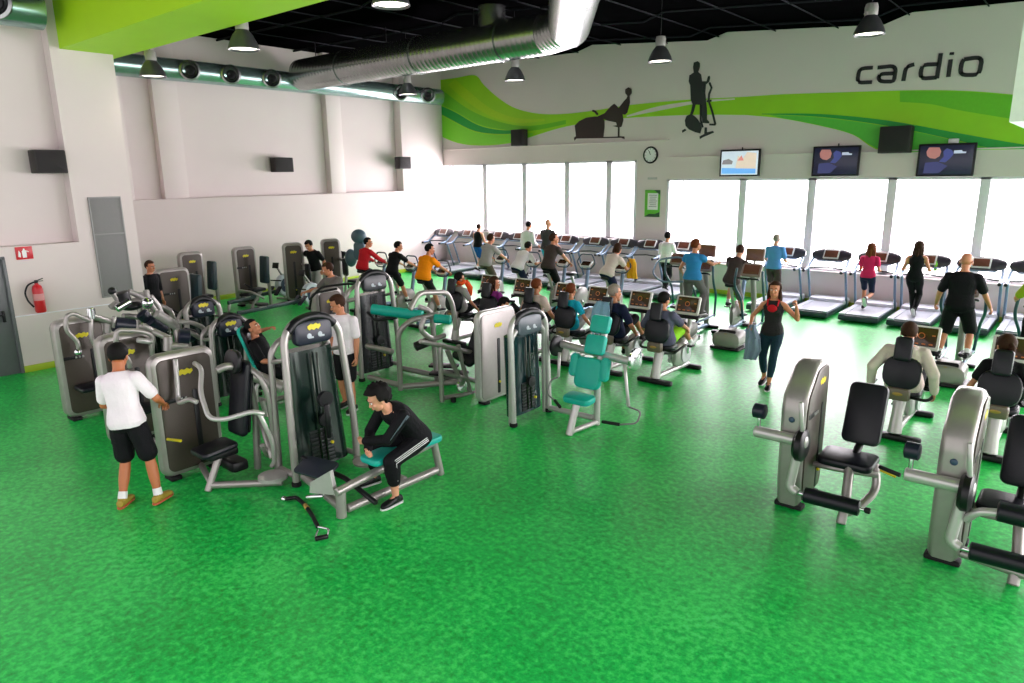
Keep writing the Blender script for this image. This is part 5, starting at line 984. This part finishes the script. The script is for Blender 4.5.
bx=thing('stool','small dark padded stool under the young man by the left wall','stool',(q.x,q.y,0)); pad('seat',bx,.4,.4,.08,TR(0,0,.56)); 
for sx in (-1,1):
    for sy in (-1,1): bar('leg',bx,[(sx*.13,sy*.13,.53),(sx*.17,sy*.17,0)],.02,0,BLACK)
w=person('dark-clothed person half hidden by the corner of the left wall',(-15.25,6.35,0),-1.2,H=1.68,top=tee(BK,.5),bot=(BK,1,.02),hair=('brown','short'),look=(0,-.1)); w['group']=GP
# man lying back on incline machine
w=person('man in black leaning back on the turquoise edged backrest',(-9.27,5.42,0),-.88,H=1.72,pz=.58,pxy=(0,0),lean=(0,-.42),top=(BK,.4,.016,-.09),bot=(BK,.9,.02),hair=('black','short'),hl=(-.32,-.1,1.12),hr=(.28,.25,.75),fl=(-.2,.5,.08),fr=(.15,.5,.08),kp=(0,.6,1),look=(-.2,.45)); w['group']=GP
w=person('dark-haired woman in navy looking down, sitting between the purple and pale pink riders',(-8.35,9.3,0),-.5,H=1.62,pz=.52,lean=(0,.25),curl=.5,top=(NV,.5,.012,-.09),bot=(BK,1,.015),hair=('black','bob'),fem=1,look=(-.5,-.6),hl=(-.1,.4,.6),hr=(.1,.4,.6),fl=(-.15,.45,.08),fr=(.15,.45,.08),kp=(0,1,.6)); w['group']=GP
bx=thing('step_bench','low black padded bench under the woman in navy','bench',(-8.35,9.3,0),-.5); pad('seat',bx,.36,.4,.08,TR(0,0,.38)); b=MB(); b.box((0,0,.18),(.2,.2,.34),.02); b.build('bench_base',BLACK,bx); b=MB(); b.box((0,0,.02),(.4,.4,.04),.015); b.build('floor_plate',BLACK,bx)
# scarf, towels, bottle
def towel(name,label,P0,w_,drops,m_,yaw=0,th=.012,front=.5):
    b=MB(); n=10; R=[]
    P=drops; 
    for i in range(len(P)):
        row=[]
        for k in range(2*n):
            j=k if k<n else 2*n-1-k; u=j/(n-1)-.5; side=1 if k<n else -1
            c=V(P[i]); ww=w_[i] if isinstance(w_,(list,tuple)) else w_
            wob=.02*math.sin(u*14+i*.8)
            loc=V((u*ww,wob+side*th/2,0)); loc=MX.Rotation(yaw,3,'Z')@loc; row.append(c+loc)
        R.append(row)
    b.rings(R); o=b.build(name,m_); tag(o,label,'towel'); return o
TW=M_('towel_blue',(.25,.42,.60)); 
x,y=-6.2,9.9
o=towel('towel','light blue towel draped over the backrest of a recumbent bike',None,[.24,.34,.36,.34,.26,.2],[(x-.08,y-.13,.72),(x-.08,y-.14,.86),(x-.06,y-.15,1.02),(x-.04,y-.15,1.16),(x-.03,y-.11,1.26),(x-.03,y-.02,1.27)],TW)
p=hz(768,386,0); q=hy(745,345,p.y-.2)
o=towel('towel','blue grey towel hanging from the walking woman\'s hand',None,[.08,.16,.22,.25,.2],[(q.x+.12,q.y-.05,1.02),(q.x+.10,q.y-.05,.95),(q.x+.13,q.y-.04,.8),(q.x+.14,q.y-.03,.62),(q.x+.1,q.y-.02,.45)],M_('towel_grey',(.22,.27,.38)),.2,.03)
q=V((-8.30,14.24,1.2)); o=towel('towel','yellow towel hanging from a bike handle below the notice',None,[.12,.22,.24,.26],[(q.x,q.y,q.z+.22),(q.x,q.y,q.z+.1),(q.x,q.y,q.z-.08),(q.x+.03,q.y,q.z-.24)],M_('towel_yellow',(.85,.45,.02)),.1,.05)
b=MB(); c=V((-9.85,10.10,1.27)); b.tube([c+V((.11*math.cos(a),.09*math.sin(a),-.02+.02*math.sin(3*a))) for a in [k*PI/8 for k in range(16)]],.04,closed=True,n=8); b.tube([c+V((.08,.1,0)),c+V((.1,.2,-.15)),c+V((.08,.22,-.32))],[.05,.06,.045],n=8); o=b.build('scarf',M_('scarf_orange',(.85,.10,.02))); tag(o,'bright orange scarf round the neck of the leftmost bike rider','scarf')
q=hy(936,266,18.2); b=MB(); b.lathe([(0,-.11),(.035,-.11),(.038,-.1),(.038,.05),(.015,.08),(.015,.11),(0,.11)],TR(q.x,q.y-.02,q.z)); o=b.build('water_bottle',mat('bottle_green',(.2,.7,.05),.3)); tag(o,'bright green water bottle on the console before the running woman in black','bottle')
# ---------------------------------------------------------------- light
W_=bpy.data.worlds.new('world'); SC.world=W_; W_.use_nodes=True; nt=W_.node_tree; bg=nt.nodes['Background']
tc=nt.nodes.new('ShaderNodeTexCoord'); sp=nt.nodes.new('ShaderNodeSeparateXYZ'); mr=nt.nodes.new('ShaderNodeMapRange'); mr.inputs[1].default_value=-.2; mr.inputs[2].default_value=.6; mr.inputs[3].default_value=.78; mr.inputs[4].default_value=5.5
nt.links.new(tc.outputs['Generated'],sp.inputs[0]); nt.links.new(sp.outputs['Y'],mr.inputs[0]); nt.links.new(mr.outputs[0],bg.inputs['Strength']); bg.inputs['Color'].default_value=(1,.935,.975,1)
for x0,x1,z0,z1 in (LW,RW):
    l=bpy.data.lights.new('window_daylight','AREA'); l.shape='RECTANGLE'; l.size=x1-x0; l.size_y=z1-z0; l.energy=260; l.color=(1,.93,.99)
    o=bpy.data.objects.new('window_daylight',l); COL.objects.link(o); o.location=((x0+x1)/2,YF+.5,(z0+z1)/2+.4); o.rotation_euler=(PI/2+.25,0,PI)
SC.view_settings.view_transform='Standard'; SC.view_settings.look='None'; SC.view_settings.gamma=1; SC.view_settings.use_curve_mapping=False; SC.view_settings.exposure=1.15
SC.cycles.max_bounces=6; SC.cycles.use_denoising=True; SC.cycles.sample_clamp_indirect=6
